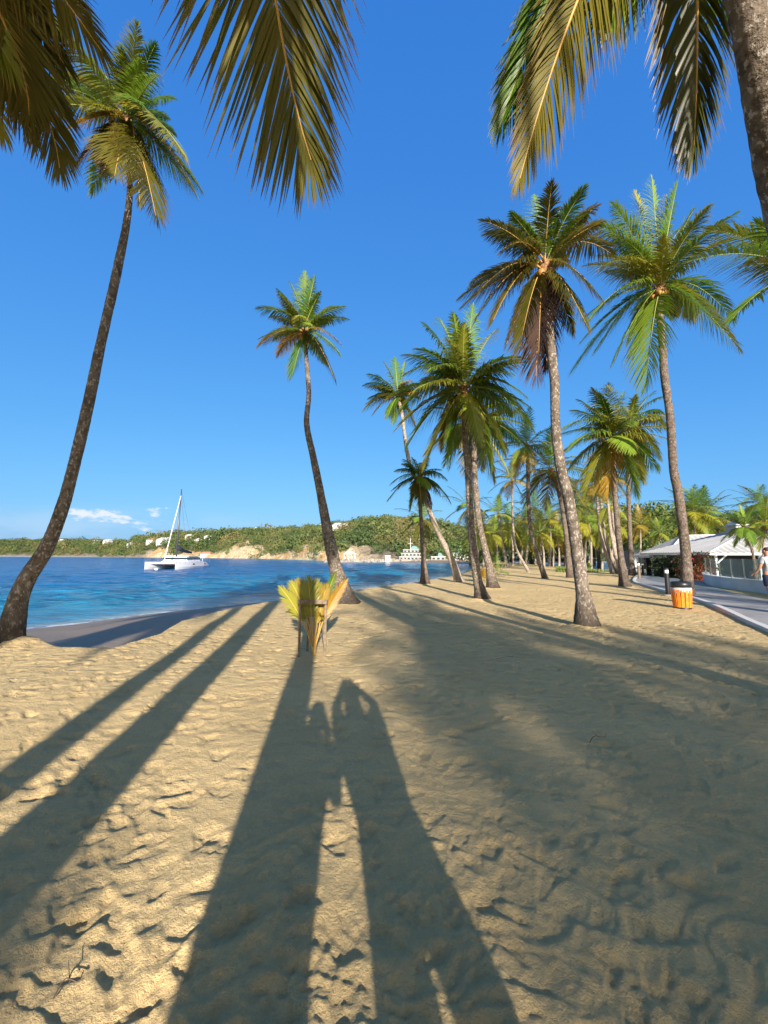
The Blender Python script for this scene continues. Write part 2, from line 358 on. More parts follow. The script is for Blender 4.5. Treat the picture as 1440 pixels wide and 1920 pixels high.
def sea():
    th = np.concatenate((np.radians(np.linspace(-66, 40, 620)), np.radians(np.linspace(40, 294, 60)[1:-1]))); na = len(th)
    r = [7.0]
    while r[-1] < 6000: r.append(r[-1]*1.011)
    r = np.array(r); nr = len(r)
    RR, TT = np.meshgrid(r, th, indexing='ij'); X = RR*np.sin(TT); Y = RR*np.cos(TT)
    cell = RR*.011
    def oc(w): return np.clip(1.7-cell/w*2.4, 0, 1)
    dw = pdist(water, X, Y); damp = .12+.88*sstep(dw, .5, 9)
    h = .09*pn(X/2.6+.1*Y, Y/1.3, 31)*oc(2.0)+.055*pn(X/1.1, Y/.7, 32)*oc(.9)+.016*pn(X/.45, Y/.33, 33)*oc(.4)+.08*pn(X/9, Y/5, 34)*oc(6)
    Z = SEA+h*damp*1.25
    V = np.stack((X, Y, Z), -1).reshape(-1, 3)
    i, j = np.meshgrid(np.arange(nr-1), np.arange(na), indexing='ij'); k = (j+1) % na
    F = np.stack((i*na+j, i*na+k, (i+1)*na+k, (i+1)*na+j), -1).reshape(-1, 4)[:, ::-1]
    ins = inside(water, X, Y, CL)
    sh = np.where(ins, dw, 0)
    m = mat('sea_water', (.02, .12, .22), .12, .5); g = G(m); v = g.coord()
    s = g.attr('shore'); nb = g.noise(.05, 4, .6, g.mapping(v, (1, 2.2, 1)))
    d = g.math('ADD', s, g.math('MULTIPLY', g.math('SUBTRACT', nb, .5), 14))
    c = g.mix(g.ramp(d, 3, 30), (.02, .24, .40), (.005, .115, .33))
    c = g.mix(g.ramp(d, 30, 110), c, (.002, .070, .26))
    c = g.mix(g.ramp(s, 1.6, .0), c, (.30, .36, .34))
    fo = g.math('MULTIPLY', g.ramp(s, .32, .05), g.ramp(g.noise(2.2, 5, .7, v), .42, .56))
    c = g.mix(fo, c, (.8, .83, .85))
    sw = g.noise(.32, 6, .62, g.mapping(v, (.7, 1.7, 1)), 1.2)
    c = g.mix(g.math('MULTIPLY', g.ramp(sw, .47, .60), .65), c, (.001, .032, .13))
    g.set(Base_Color=c, Roughness=.16, IOR=1.33, Specular_IOR_Level=.30)
    w1 = g.noise(1.1, 7, .68, g.mapping(v, (.75, 1.3, 1)), .7); w2 = g.noise(.22, 5, .6, g.mapping(v, (.6, 1.6, 1)), .5)
    w = g.math('ADD', g.math('MULTIPLY', w1, .8), g.math('MULTIPLY', w2, 2.2))
    w = g.math('MULTIPLY', w, g.ramp(s, 0, 6, .15, 1))
    g.set(Normal=g.bump(w, 1.0, .95))
    o = link('sea', mesh('sea', V, F, m, attrs={'shore': sh.reshape(-1)})); tag(o, None, None, kind='structure')
sea()
# hills across the bay: a terrain given by bearing c (photo column at the horizon) and forward distance Y
HC = np.array([-700, -200, 0, 100, 200, 235, 262, 300, 360, 430, 500, 560, 600, 640, 680, 740, 790, 830, 880, 950, 1050, 1200, 1440, 1800, 2300.])
H_shore = np.array([600, 580, 560, 520, 420, 380, 350, 320, 285, 250, 215, 175, 150, 140, 135, 130, 130, 132, 135, 135, 135, 130, 130, 140, 160.])
H_ridge = np.array([760, 740, 720, 690, 600, 560, 520, 470, 430, 390, 360, 330, 310, 300, 290, 285, 285, 285, 285, 285, 280, 270, 270, 280, 300.])
H_ry = np.array([1017, 1015, 1015, 1017, 1016, 1020, 1011, 1007, 1004, 1002, 999, 997, 993, 987, 981, 978, 982, 988, 996, 1000, 1000, 995, 998, 1000, 1005.])
H_cliff = np.array([3, 3, 3, 3, 3, 3, 4, 6, 4, 4, 3, 4, 5, 6, 6, 3, 1, 0, 0, 0, 0, 0, 0, 0, 0.])
def cof(X, Y): return 720+725.5*X/np.maximum(Y, 1)
def hill_h(c, Y, noise=True):
    s0 = np.interp(c, HC, H_shore); s1 = np.interp(c, HC, H_ridge); ry = np.interp(c, HC, H_ry)
    rz = CH+(1040-ry)/725.5*s1; cl = np.interp(c, HC, H_cliff)
    bump = np.exp(-((c-463)/30)**2)*9+np.exp(-((c-575)/35)**2)*2.5+np.exp(-((c-305)/22)**2)*2
    cl = (cl+bump)*.6
    X = (c-720)/725.5*Y
    t = (Y-s0)/(s1-s0); tt = np.clip(t, 0, 1)
    prof = np.sin(np.clip(tt, 0, 1)*math.pi/2)**1.15
    z = SEA-.5+cl*sstep(t, 0, .035)+(rz-cl-SEA)*prof*sstep(t, -.02, .2)
    z = np.where(t > 1, z-(t-1)*(s1-s0)*.16, z)
    z = np.where(t < 0, SEA-.5-2.0*np.clip(-t*8, 0, 1), z)
    if noise:
        z = z+sstep(t, .0, .12)*(1.6*pn(X/28, Y/28, 41)+.8*pn(X/11, Y/11, 42))*np.clip(1.4-t, 0, 1)+sstep(t, -.005, .03)*(.8*pn(X/4, Y/5, 43)+.4*pn(X/1.7, Y/2, 44))*np.where(cl > 1, 1, .3)
    return z
def hills():
    c = np.linspace(-600, 2200, 900); u = np.concatenate((np.linspace(-.12, .1, 42), np.linspace(.1, 1.6, 70)[1:]))
    C, U = np.meshgrid(c, u, indexing='ij'); s0 = np.interp(C, HC, H_shore); s1 = np.interp(C, HC, H_ridge)
    Y = s0+U*(s1-s0); X = (C-720)/725.5*Y; Z = hill_h(C, Y)
    V = np.stack((X, Y, Z), -1).reshape(-1, 3); n = len(u)
    i, j = np.meshgrid(np.arange(len(c)-1), np.arange(n-1), indexing='ij')
    F = np.stack((i*n+j, (i+1)*n+j, (i+1)*n+j+1, i*n+j+1), -1).reshape(-1, 4)
    nb = pn(X/14, Z/4, 45)
    cl = np.interp(C, HC, H_cliff)+np.exp(-((C-463)/30)**2)*9+np.exp(-((C-575)/35)**2)*2.5+np.exp(-((C-305)/22)**2)*2
    rock = sstep(Z-SEA, cl*1.15+1.2, cl*.9)*sstep(cl, .5, 2)+.0*nb
    yel = (sstep(C, 260, 300)*sstep(C, 720, 640))
    m = mat('hill_ground', (.1, .1, .05), .95, .2); g = G(m); v = g.coord()
    gr = g.mix(g.noise(.15, 5, .6, v), (.045, .055, .02), (.10, .095, .04))
    n = g.noise(.5, 6, .7, g.mapping(v, (1, 1, 1.6)))
    rk = g.mix(g.ramp(n, .35, .65), (.38, .28, .16), (.80, .66, .40))
    rk = g.mix(g.math('MULTIPLY', g.ramp(g.noise(.11, 3, .5, v), .5, .62), .8), rk, (.55, .30, .10))
    rk2 = g.mix(g.ramp(n, .35, .65), (.14, .12, .09), (.30, .25, .18))
    rk = g.mix(g.attr('yel'), rk2, rk)
    g.set(Base_Color=g.mix(g.attr('rock'), gr, rk), Normal=g.bump(g.noise(.9, 6, .75, v), 1.0, 1.2))
    o = link('hills', mesh('hills', V, F, m, attrs={'rock': rock.reshape(-1), 'yel': yel.reshape(-1)})); tag(o, None, None, kind='structure')
hills()
def clump(rs, n, rad, leaf, flat=.8, shell=.55):
    """n leaf quads spread through an uneven crown; returns V (4n,3)"""
    d = rs.normal(size=(n, 3)); d /= np.linalg.norm(d, axis=1)[:, None]
    lump = 1+.30*np.sin(d[:, 0]*3.1+rs.uniform(0, 6))*np.cos(d[:, 1]*2.7+rs.uniform(0, 6))+.2*np.sin(d[:, 2]*6+rs.uniform(0, 6))
    rr = rad*(shell+(1-shell)*rs.random(n)**.6)*lump
    P = d*rr[:, None]; P[:, 2] *= flat
    nrm = d+.9*rs.normal(size=(n, 3)); nrm /= np.linalg.norm(nrm, axis=1)[:, None]
    a = np.cross(nrm, rs.normal(size=(n, 3))); a /= np.linalg.norm(a, axis=1)[:, None]; b = np.cross(nrm, a)
    s = leaf*rs.uniform(.55, 1.25, n)[:, None]
    return np.stack((P-a*s, P-b*s*.6, P+a*s, P+b*s*.6), 1).reshape(-1, 3)
def forest():
    rs = np.random.default_rng(11); Vs = []; tone = []
    kmax = 9500; cc = rs.uniform(-420, 1800, kmax); uu = rs.uniform(.0, 1.12, kmax)**.9
    s0 = np.interp(cc, HC, H_shore); s1 = np.interp(cc, HC, H_ridge); Y = s0+uu*(s1-s0); X = (cc-720)/725.5*Y
    Z = hill_h(cc, Y); cl = np.interp(cc, HC, H_cliff)+np.exp(-((cc-463)/30)**2)*9+np.exp(-((cc-575)/35)**2)*2.5+np.exp(-((cc-305)/22)**2)*2
    tn = pn(X/22, Y/22, 51); cn = pn(cc/17, uu*0+.5, 52)
    for i in range(kmax):
        if Z[i]-SEA < cl[i]*.95+.2 and rs.random() < ((.90 if cn[i] > .0 else .15) if cl[i] > 1.5 else .5): continue
        if any(abs(cc[i]-hx) < hw and hy-3 < 0 for hx, hy, hw in ()): continue
        skip = False
        for (hx, hY, hw) in HOUSE_CLEAR:
            if abs(X[i]-hx) < hw and hY-hw*2.2 < Y[i] < hY+hw*.6: skip = True; break
        if skip: continue
        rad = rs.uniform(1.1, 2.9)*(1+.5*(Y[i] > 300))*(1+.75*(rs.random() < .10)); n = int(110)
        V = clump(rs, n, rad, rad*.165, .75, .5)+np.array((X[i], Y[i], Z[i]+rad*.45)); Vs.append(V)
        t = np.clip(.42+tn[i]*.9+rs.normal()*.20, 0, 1); tone.append(np.full(len(V), t))
    V = np.concatenate(Vs); F = np.arange(len(V)).reshape(-1, 4)
    m = mat('hill_foliage', (.05, .08, .02), .7, .2); g = G(m)
    c = g.mix(g.ramp(g.attr('tone'), .1, .55), (.060, .095, .028), (.125, .145, .04)); c = g.mix(g.ramp(g.attr('tone'), .65, 1), c, (.19, .15, .06))
    c = g.mix(g.math('MULTIPLY', g.noise(.8, 3, .6, g.coord()), .4), c, (.05, .075, .03))
    g.set(Base_Color=c)
    o = link('hillside_forest', mesh('hillside_forest', V, F, m, smooth=False, attrs={'tone': np.concatenate(tone)}))
    tag(o, 'dense green and olive woodland covering the hills across the bay', 'woodland', kind='stuff')
WH = noisy('white_wall', (.72, .70, .66), (.62, .60, .56), 2, .7, .05); GLS = mat('dark_glass', (.02, .03, .035), .12, .6)
RGR = mat('roof_grey', (.45, .46, .46), .6); RTC = mat('roof_terracotta', (.40, .2, .12), .8); RGN = mat('roof_green', (.25, .42, .34), .5)
def hill_place(px, py):
    """walk along the view ray of a far house until it meets the hillside"""
    x, f, u = ray(px, py); prev = 60
    for Y in np.arange(100, 760, 1.5):
        z = CH+u*Y/f; c = px
        if Y > np.interp(c, HC, H_shore) and z < float(hill_h(np.array([c]), np.array([Y]))[0])+.6: return np.array((x*Y/f, Y, z))
    return at(px, py, float(np.interp(px, HC, H_ridge))-4)
HOUSES = [  # px, py(base), width px, height px, roof, label
 (353, 1010, 10, 6, 'w', 'white two-storey villa with dark windows on the skyline behind the mast top'),
 (372, 1016, 13, 4, 'g', 'long low pale villa in trees right of the white one near the catamaran mast'),
 (390, 1013, 12, 7, 'w', 'tall pale villa with stepped flat roof on the green slope right of the catamaran'),
 (304, 1019, 22, 7, 'g', 'wide cream hotel block on the headland just left of the catamaran mast'),
 (281, 1018, 12, 5, 't', 'small villa with reddish roof at the left end of the headland row'),
 (243, 1024, 9, 5, 'w', 'small white house low on the bare headland tip'),
 (199, 1018, 11, 5, 'w', 'white house among dark treetops on the far left shore'),
 (178, 1018, 8, 4, 'w', 'tiny white house left of its twin on the far left shore'),
 (113, 1018, 7, 5, 'w', 'single pale house beside the leaning trunk on the far left shore'),
 (385, 1043, 16, 5, 't', 'low shore house with red roof at the water beyond the catamaran'),
 (606, 988, 12, 5, 'w', 'white villa on the ridge top just left of the middle palm trunk'),
 (632, 990, 15, 6, 'g', 'pale long villa on the ridge top just right of the middle palm trunk'),
 (648, 987, 7, 5, 'w', 'narrow white villa at the right end of the ridge-top pair'),
 (480, 995, 8, 5, 'w', 'small white house under the lone skyline tree above the cliff')]
HOUSE_CLEAR = []
hp = []
for h in HOUSES:
    p = hill_place(h[0], h[1]); s = p[1]/725.5; hp.append((h, p, s)); HOUSE_CLEAR.append((p[0], p[1], h[2]*s*.75))
forest()
def house(h, p, s):
    px, py, w, hh, rf, lab = h; W_, H_ = w*s*1.2, hh*s*1.5; D_ = max(W_*.6, 4)
    t = thing('house', lab, 'house', tuple(p), R(random.uniform(-12, 12)), 'white houses scattered on the hills')
    b = MB(); b.box((0, D_/2, H_*.3-1.5), (W_, D_, H_*.72+3)); b.box((-W_*.18, D_*.5-1.2, H_*.12-1.5), (W_*.5, D_, H_*.4+3)); b.build('wall', WH, t)
    n = max(3, int(w/3)); z = H_*.42
    for i in range(n):
        x = (-.42+.84*(i+.5)/n)*W_; q = MB(); q.box((x, -.04, z), (W_/n*.5, .12, H_*.22)); q.build('window', GLS, t)
    rm = {'w': WH, 'g': RGR, 't': RTC}[rf]; ez = H_*.66; k = .5 if rf != 'w' else .25
    V = [(-W_*.54, -.6, ez), (W_*.54, -.6, ez), (W_*.54, D_+.6, ez), (-W_*.54, D_+.6, ez), (-W_*.3, D_/2, ez+H_*k), (W_*.3, D_/2, ez+H_*k)]
    r_ = MB(); r_.add(V, [(0, 1, 5, 4), (1, 2, 5), (2, 3, 4, 5), (3, 0, 4), (3, 2, 1, 0)]); r_.build('roof', rm, t)
for h in hp: house(*h)
# ------------------------------------------------------------------ palms
WIND = np.array((-1.0, .15, 0.))
def frond_geo(b, t, sag, nl=46, segs=3, ll=.5, lw=.034, wind=.10, seed=0, spread=None, thick=.018, c2=None, droop=1.5, u0=.13, sweep=1.0):
    """one feather frond from b to t; returns V,F,mi,tipf"""
    rs = np.random.default_rng(seed); b = np.asarray(b, float); t = np.asarray(t, float); Ln = np.linalg.norm(t-b)
    c = (b+t)/2+np.array((0, 0, 1.))*sag*Ln-(t-b)*.06 if c2 is None else np.asarray(c2, float)
    s = np.linspace(0, 1, 15)[:, None]; C = (1-s)**2*b+2*s*(1-s)*c+s*s*t
    V, F = tube(C, np.linspace(thick, .004, 15), 4, False); mi = [1]*len(F); tf = [0.]*len(V)
    u = np.linspace(u0, .995, nl); u = np.repeat(u, 2); sgn = np.tile((1., -1.), nl); u = np.clip(u+rs.normal(size=len(u))*.003, .1, 1)
    U = u[:, None]; P = (1-U)**2*b+2*U*(1-U)*c+U*U*t; T = 2*(1-U)*(c-b)+2*U*(t-c); T /= np.linalg.norm(T, axis=1)[:, None]
    chord = t-b; sd = np.cross(chord, (0, 0, 1.)); 
    if np.linalg.norm(sd) < .15*Ln: sd = np.array((1., .2, 0))*Ln
    if spread is not None: sd = np.asarray(spread, float)
    sd = sd/np.linalg.norm(sd); S = sd-T*(T@sd)[:, None]; S /= np.linalg.norm(S, axis=1)[:, None]; N = np.cross(S, T); N *= np.where(N[:, 2:3] < 0, -1, 1)
    uu = u if u0 < .2 else .1+.9*(u-u0)/(1-u0)
    prof = np.interp(uu, (.1, .22, .45, .75, .93, 1), (.45, .85, 1, .78, .48, .30)); L = ll*prof*rs.uniform(.85, 1.1, len(u))
    ang = np.interp(uu, (.1, .5, .9, 1), (1.15, .9, .5, .12))*sweep+rs.normal(size=len(u))*.06
    D = T*np.cos(ang)[:, None]+S*(np.sin(ang)*sgn)[:, None]+N*(.10+rs.normal(size=len(u))*.05)[:, None]; D /= np.linalg.norm(D, axis=1)[:, None]
    drop = (np.array((0, 0, -1.))*droop*rs.uniform(.3, .65, len(u))[:, None]*np.interp(u, (0, 1), (1, .55))[:, None]+WIND*wind*rs.uniform(.5, 1.5, len(u))[:, None])
    ss = np.linspace(0, 1, segs+1); wp = np.interp(ss, (0, .25, .7, 1), (.6, 1, .75, .04)); wd = np.cross(D, N); wd /= np.linalg.norm(wd, axis=1)[:, None]+1e-9
    # leaflets are folded boards: tilt the blade a little
    wd = wd+N*(sgn*.35)[:, None]
    pts = P[:, None]+(D*L[:, None])[:, None]*ss[None, :, None]+(drop*L[:, None])[:, None]*(ss**2)[None, :, None]
    ww = (lw*np.sqrt(prof))[:, None, None]*wp[None, :, None]*wd[:, None]*.5
    A = np.stack((pts-ww, pts+ww), 2)  # n, segs+1, 2, 3
    n0 = len(V); VV = A.reshape(-1, 3); n = len(u); base = n0+np.arange(n)[:, None]*(2*(segs+1))+np.arange(segs)[None]*2
    Q = np.stack((base, base+1, base+3, base+2), -1).reshape(-1, 4)
    tipf = np.broadcast_to(ss[None, :, None], (n, segs+1, 2)).reshape(-1)
    return np.vstack((V, VV)), F+[tuple(q) for q in Q.tolist()], mi+[0]*len(Q), np.concatenate((tf, tipf))
def add_frond(parent, org, b, t, col, name='frond', **k):
    V, F, mi, tf = frond_geo(b, t, k.pop('sag', .2), **k); V = V-org
    a, r_ = LEAVES[col]; return link(name, mesh('frond', V, F, [a, r_], mi, True, {'tipf': tf}), parent)
def trunk_mesh(P, rad, mt, sides=16, nseg=None):
    P = np.asarray(P, float); rad = np.asarray(rad, float)
    L = np.sum(np.linalg.norm(np.diff(P, axis=0), axis=1)); n = nseg or int(np.clip(L/.055, 24, 190))
    C = spline(P, n); rr = np.interp(np.linspace(0, 1, n), np.linspace(0, 1, len(rad)), rad)
    ln = np.concatenate(([0], np.cumsum(np.linalg.norm(np.diff(C, axis=0), axis=1))))
    # root boss and leaf-scar rings
    rr = rr*(1+.10*np.exp(-((ln-.05)/.15)**2))*(1+.012*np.sin(ln*46+np.sin(ln*3)*2)*(ln > .2))*(1+.025*np.sin(ln*2.3+rad[0]*90))*(1+.25*np.exp(-ln/.35))
    V, F = tube(C, rr, sides, True); V = np.asarray(V)
    a = np.tile(np.arange(sides)*2*math.pi/sides, n); l_ = np.repeat(ln, sides)
    k = 1+.03*pn(np.cos(a)*5+l_*7, np.sin(a)*5+l_*9, 62)+.05*pn(np.cos(a)*2+l_*1.3, np.sin(a)*2+l_*2.1, 61)+.05*np.exp(-l_/.25)*np.sin(a*5+1)
    ctr = np.repeat(C, sides, axis=0); V = ctr+(V-ctr)*k[:, None]
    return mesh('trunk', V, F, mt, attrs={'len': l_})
def crown_bits(t, org, top, r, rs, nuts=5, stubs=True):
    b = MB(); P = [top+np.array((0, 0, -.28)), top+np.array((0, 0, -.05)), top+np.array((0, 0, .18)), top+np.array((0, 0, .35))]
    b.tube(np.array(P)-org, [r*1.05, r*1.5, r*1.15, r*.3], 10)
    for i in range(9):
        a = i*2.4; d = np.array((math.cos(a), math.sin(a), .5)); q = top-org+np.array((0, 0, -.1+.03*i)); b.tube([q, q+d*r*2.2], [.035, .02], 5)
    b.build('crown_shaft', FIB, t, smooth=True)
    for i in range(nuts):
        a = rs.uniform(0, 6.28); c = top-org+np.array((math.cos(a)*r*1.9, math.sin(a)*r*1.9, -.12-rs.random()*.2)); q = MB()
        V, F = lathe([(.01, -.11), (.06, -.08), (.085, 0), (.065, .07), (.01, .10)], 8, c); q.add(V, F); q.build('coconut', NUT, t, smooth=True)
def make_palm(name, label, trunk_px, widths, depth, tips, cols, L=2.4, mt=TK, group=None, lean=0, nl=46, segs=3, ll=.5, lw=.034, fill=5, nuts=5, seed=1, base=None, sagb=.22, near=0.0, thick=.018, cat='palm tree'):
    """palm traced from the photo: trunk column pixels, then frond tips; lean shifts the crown in depth"""
    rs = np.random.default_rng(seed)
    g = gnd(*trunk_px[0]) if base is None else np.array(base, float)
    Y0 = g[1]; ys = [p[1] for p in trunk_px]; pts = []; rad = []
    for i, (x, y) in enumerate(trunk_px):
        f = (ys[0]-y)/(ys[0]-ys[-1]+1e-6); Y = Y0+lean*f; p = at(x, y, Y); pts.append(p)
        tt = Y/ray(x, y)[1]; rad.append(widths[i]*tt/FP/2*.90/math.sqrt(1+((x-CX)/FP)**2))
    pts[0][2] = gz(pts[0][0], pts[0][1])-.06
    org = pts[0].copy(); t = thing(name, label, cat, tuple(org), 0, group)
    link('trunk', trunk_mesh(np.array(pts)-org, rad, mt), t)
    top = pts[-1]; Yt = top[1]; tt = Yt/ray(*trunk_px[-1])[1]
    crown_bits(t, org, top, rad[-1], rs, nuts)
    hub = top+np.array((0, 0, .15))
    for i, tp in enumerate(tips):
        px, py = tp[0], tp[1]; col = tp[2] if len(tp) > 2 else cols[i % len(cols)]; sg = 1 if len(tp) < 4 else tp[3]
        e = at(px, py, Yt); flat = np.linalg.norm(e-hub); dz = math.sqrt(max(L*L-flat*flat, (.25*L)**2))*.75*(1 if rs.random() < .5 else -1)*rs.uniform(.4, 1)
        if len(tp) > 4: dz = tp[4]
        e = at(px, py, Yt+dz)
        up = (e[2]-hub[2])/max(np.linalg.norm(e-hub), .1); sag = 1.25*sagb*(1.25-.55*abs(up))*sg
        a = rs.uniform(0, 6.28); hb = hub+np.array((math.cos(a)*.06, math.sin(a)*.06, rs.uniform(-.12, .12)))
        add_frond(t, org, hb, e, col, sag=sag, nl=int(nl*1.55), segs=segs, ll=1.28*ll*rs.uniform(.8, 1.1)*max(.7, np.linalg.norm(e-hub)/L), lw=lw*.85, seed=int(rs.integers(1e6)), thick=thick)
    for i in range(fill+8):
        a = i*2.399+rs.uniform(0, 1); el = rs.uniform(-.6, .85); d = np.array((math.cos(a)*math.cos(el)-.1, math.sin(a)*math.cos(el), math.sin(el)))
        e = hub+d*L*(.85-.2*max(0, el)); add_frond(t, org, hub, e, cols[i % len(cols)], sag=sagb, nl=int(nl*1.4), segs=segs, ll=ll*.95, lw=lw*.9, seed=int(rs.integers(1e6)), thick=thick)
    return t
def crown_fronds(hub, n, L, cols, seed, nl, segs, ll, lw, emax=1.25, emin=-1.1, wind=.18):
    rs = np.random.default_rng(seed); out = []
    for i in range(n):
        f = i/(n-1); el = emax+(emin-emax)*f+rs.uniform(-.12, .12); a = i*2.39996+rs.uniform(-.25, .25)
        Lf = L*rs.uniform(.85, 1.08)*(.85+.15*math.cos(el)); ce = math.cos(el)
        d = np.array((math.cos(a)*ce, math.sin(a)*ce, math.sin(el))); e = hub+d*Lf+WIND*wind*Lf*max(0, math.sin(el)+.5)
        col = cols[min(int(f*len(cols)), len(cols)-1)] if rs.random() < .8 else cols[int(rs.integers(len(cols)))]
        out.append((e, col, .24*(1.2-.5*abs(math.sin(el))), int(rs.integers(1e6))))
    return out
def generic_palm(label, pts, rad, n=16, L=2.3, cols='gggyyb', seed=1, nl=26, segs=2, ll=.5, lw=.05, mt=TK, group=None, parts=True, nuts=3, name='coconut_palm', wind=.18, emin=-1.1, cat='palm tree'):
    pts = [np.asarray(p, float) for p in pts]; org = pts[0].copy(); t = thing(name, label, cat, tuple(org), 0, group); rs = np.random.default_rng(seed)
    link('trunk', trunk_mesh(np.array(pts)-org, rad, mt, 10, 40 if not parts else None), t)
    top = pts[-1]; hub = top+np.array((0, 0, .1))
    fr = crown_fronds(hub, n, L, cols, seed, nl, segs, ll, lw, wind=wind, emin=emin)
    if parts:
        crown_bits(t, org, top, rad[-1], rs, nuts)
        for e, c, sg, sd in fr: add_frond(t, org, hub, e, c, sag=sg, nl=nl, segs=segs, ll=ll, lw=lw, seed=sd, droop=1.0)
    else:
        Vs, Fs, M_, Tf, n0 = [], [], [], [], 0; keys = sorted(set(c for _, c, _, _ in fr)); mats = [LEAVES[k][0] for k in keys]+[RCH]
        for e, c, sg, sd in fr:
            V, F, mi, tf = frond_geo(hub, e, sg, nl=nl, segs=segs, ll=ll, lw=lw, seed=sd, thick=.03, droop=1.0)
            Vs.append(V-org); Fs += [tuple(i+n0 for i in f) for f in F]; M_ += [len(keys) if m_ else keys.index(c) for m_ in mi]; Tf.append(tf); n0 += len(V)
        link('crown', mesh('crown', np.concatenate(Vs), Fs, mats, M_, True, {'tipf': np.concatenate(Tf)}), t)
    return t
def far_palm(label, pxs, rpx, cols='gyyo', seed=1, depth=None, wpx=4, mt=TKL, n=18, group='palms further back under the trees', parts=False, z=None, name='coconut_palm'):
    """palm by photo pixels: base, (mid...), crown; rpx = crown radius in photo pixels"""
    zb = 0 if z is None else z
    Y = gnd(*pxs[0], zb)[1] if depth is None else depth
    pts = [at(x, y, Y) for x, y in pxs]; pts[0][2] = gz(pts[0][0], pts[0][1])-.1
    if len(pts) == 2: pts.insert(1, (pts[0]+pts[1])/2+np.array((.15, 0, 0)))
    tt = Y/FP; L = rpx*1.45*tt; w = wpx*tt/2*.9
    return generic_palm(label, pts, [w*1.5]+[w]*(len(pts)-2)+[w*.75], n=n, L=L, cols=cols, seed=seed, nl=26 if not parts else 36, segs=2, ll=L*.29, lw=max(.045, L*.021), mt=mt, group=group, parts=parts, nuts=0, name=name)
G1 = 'tall coconut palms standing on the sand'
# --- the palms of the photograph, front rank
make_palm('coconut_palm', 'tall coconut palm curving up from the left edge, pale upper trunk and golden fronds',
 [(14, 1213), (41, 1105), (86, 1030), (116, 955), (137, 880), (165, 760), (190, 640), (217, 520), (240, 400), (243, 320), (237, 235)], [66, 44, 34, 30, 28, 25, 22, 20, 15, 12, 12], 6.4,
 [(326, 185, 'g'), (362, 348, 'o', 1.3), (292, 405, 'b'), (228, 92, 'g', .5), (262, 112, 'g', .6), (138, 318, 'd'), (120, 245, 'o', 1.2), (112, 150, 'y'), (300, 140, 'g'), (175, 118, 'g', .6), (160, 195, 'y'), (262, 380, 'b'), (325, 250, 'g'), (195, 320, 'd'), (215, 330, 'b'), (290, 190, 'g'), (180, 160, 'y'), (345, 290, 'y')],
 'gyg', L=1.9, mt=TK, group=G1, nl=52, ll=.42, lw=.026, fill=3, seed=11, sagb=.2, nuts=0)
make_palm('coconut_palm', 'coconut palm with kinked slender trunk and small crown alone against the sky beside the sapling',
 [(646, 1132), (640, 1100), (628, 1060), (612, 985), (600, 920), (588, 860), (575, 795), (579, 740), (575, 680), (571, 628)], [52, 36, 27, 21, 17, 14, 12, 10, 9, 8], 11.7,
 [(485, 648, 'o', 1.3), (521, 666, 'o', 1.2), (548, 704, 'g'), (628, 712, 'b', 1.2), (640, 645, 'o', 1.2), (652, 598, 'g'), (600, 548, 'g', .7), (572, 512, 'g', .5), (486, 578, 'g'), (522, 545, 'g'), (545, 530, 'g', .8), (635, 660, 'g'), (530, 570, 'y'), (620, 575, 'y'), (590, 520, 'g', .5), (645, 575, 'g')],
 'gyg', L=1.7, mt=TK, group=G1, nl=44, ll=.40, lw=.03, fill=2, seed=12, sagb=.2, nuts=5)
make_palm('coconut_palm', 'coconut palm with stout speckled trunk and bronze drooping crown, nearest on the right sand',
 [(1101, 1178), (1097, 1140), (1092, 1105), (1080, 1020), (1066, 935), (1052, 880), (1042, 805), (1040, 720), (1033, 650), (1027, 590), (1022, 510)], [50, 40, 30, 26, 24, 23, 21, 20, 19, 19, 20], 8.3,
 [(893, 598, 'b', 1.4), (905, 540, 'b', 1.3), (913, 440, 'b', 1.1), (958, 400, 'g', .8), (1002, 368, 'g', .4), (1118, 388, 'b', .9), (1145, 475, 'b', 1.4), (1128, 560, 'b', 1.2), (1075, 625, 'b'), (1005, 705, 'd', .6), (1025, 690, 'd', .6), (950, 645, 'b'), (1050, 395, 'g', .6), (925, 600, 'b', 1.2), (1100, 610, 'b'), (940, 470, 'b', 1.3), (1010, 665, 'd', .5), (1085, 430, 'g', .8), (975, 650, 'b')],
 'bbg', L=2.1, mt=TK, group=G1, nl=48, ll=.50, lw=.034, fill=3, seed=13, nuts=4)
make_palm('coconut_palm', 'tall coconut palm with lush bright crown and orange stalks rising behind the orange bin',
 [(1288, 1116), (1288, 1085), (1286, 1042), (1278, 970), (1270, 915), (1263, 880), (1256, 780), (1246, 708), (1243, 660), (1238, 600), (1237, 545)], [30, 26, 24, 22, 21, 20, 18, 18, 17, 16, 17], 14,
 [(1386, 655, 'y', 1.4), (1345, 610, 'g', 1.2), (1078, 688, 'g', 1.1), (1118, 655, 'g'), (1212, 722, 'g'), (1180, 640, 'g'), (1118, 420, 'g', 1.1), (1150, 385, 'g', .9), (1222, 335, 'g', .5), (1270, 345, 'g', .5), (1300, 395, 'g', .8), (1290, 470, 'y'), (1128, 500, 'y', 1.2), (1150, 680, 'g'), (1265, 590, 'b'), (1190, 360, 'y', .6), (1145, 440, 'y'), (1300, 600, 'y', 1.2), (1170, 450, 'g'), (1250, 370, 'y', .5), (1285, 420, 'g'), (1375, 600, 'g', 1.3), (1105, 600, 'g', 1.2), (1245, 440, 'y', .4)],
 'gyg', L=3.7, mt=TKD, group=G1, nl=50, ll=.85, lw=.055, fill=4, seed=14, nuts=6, thick=.035)
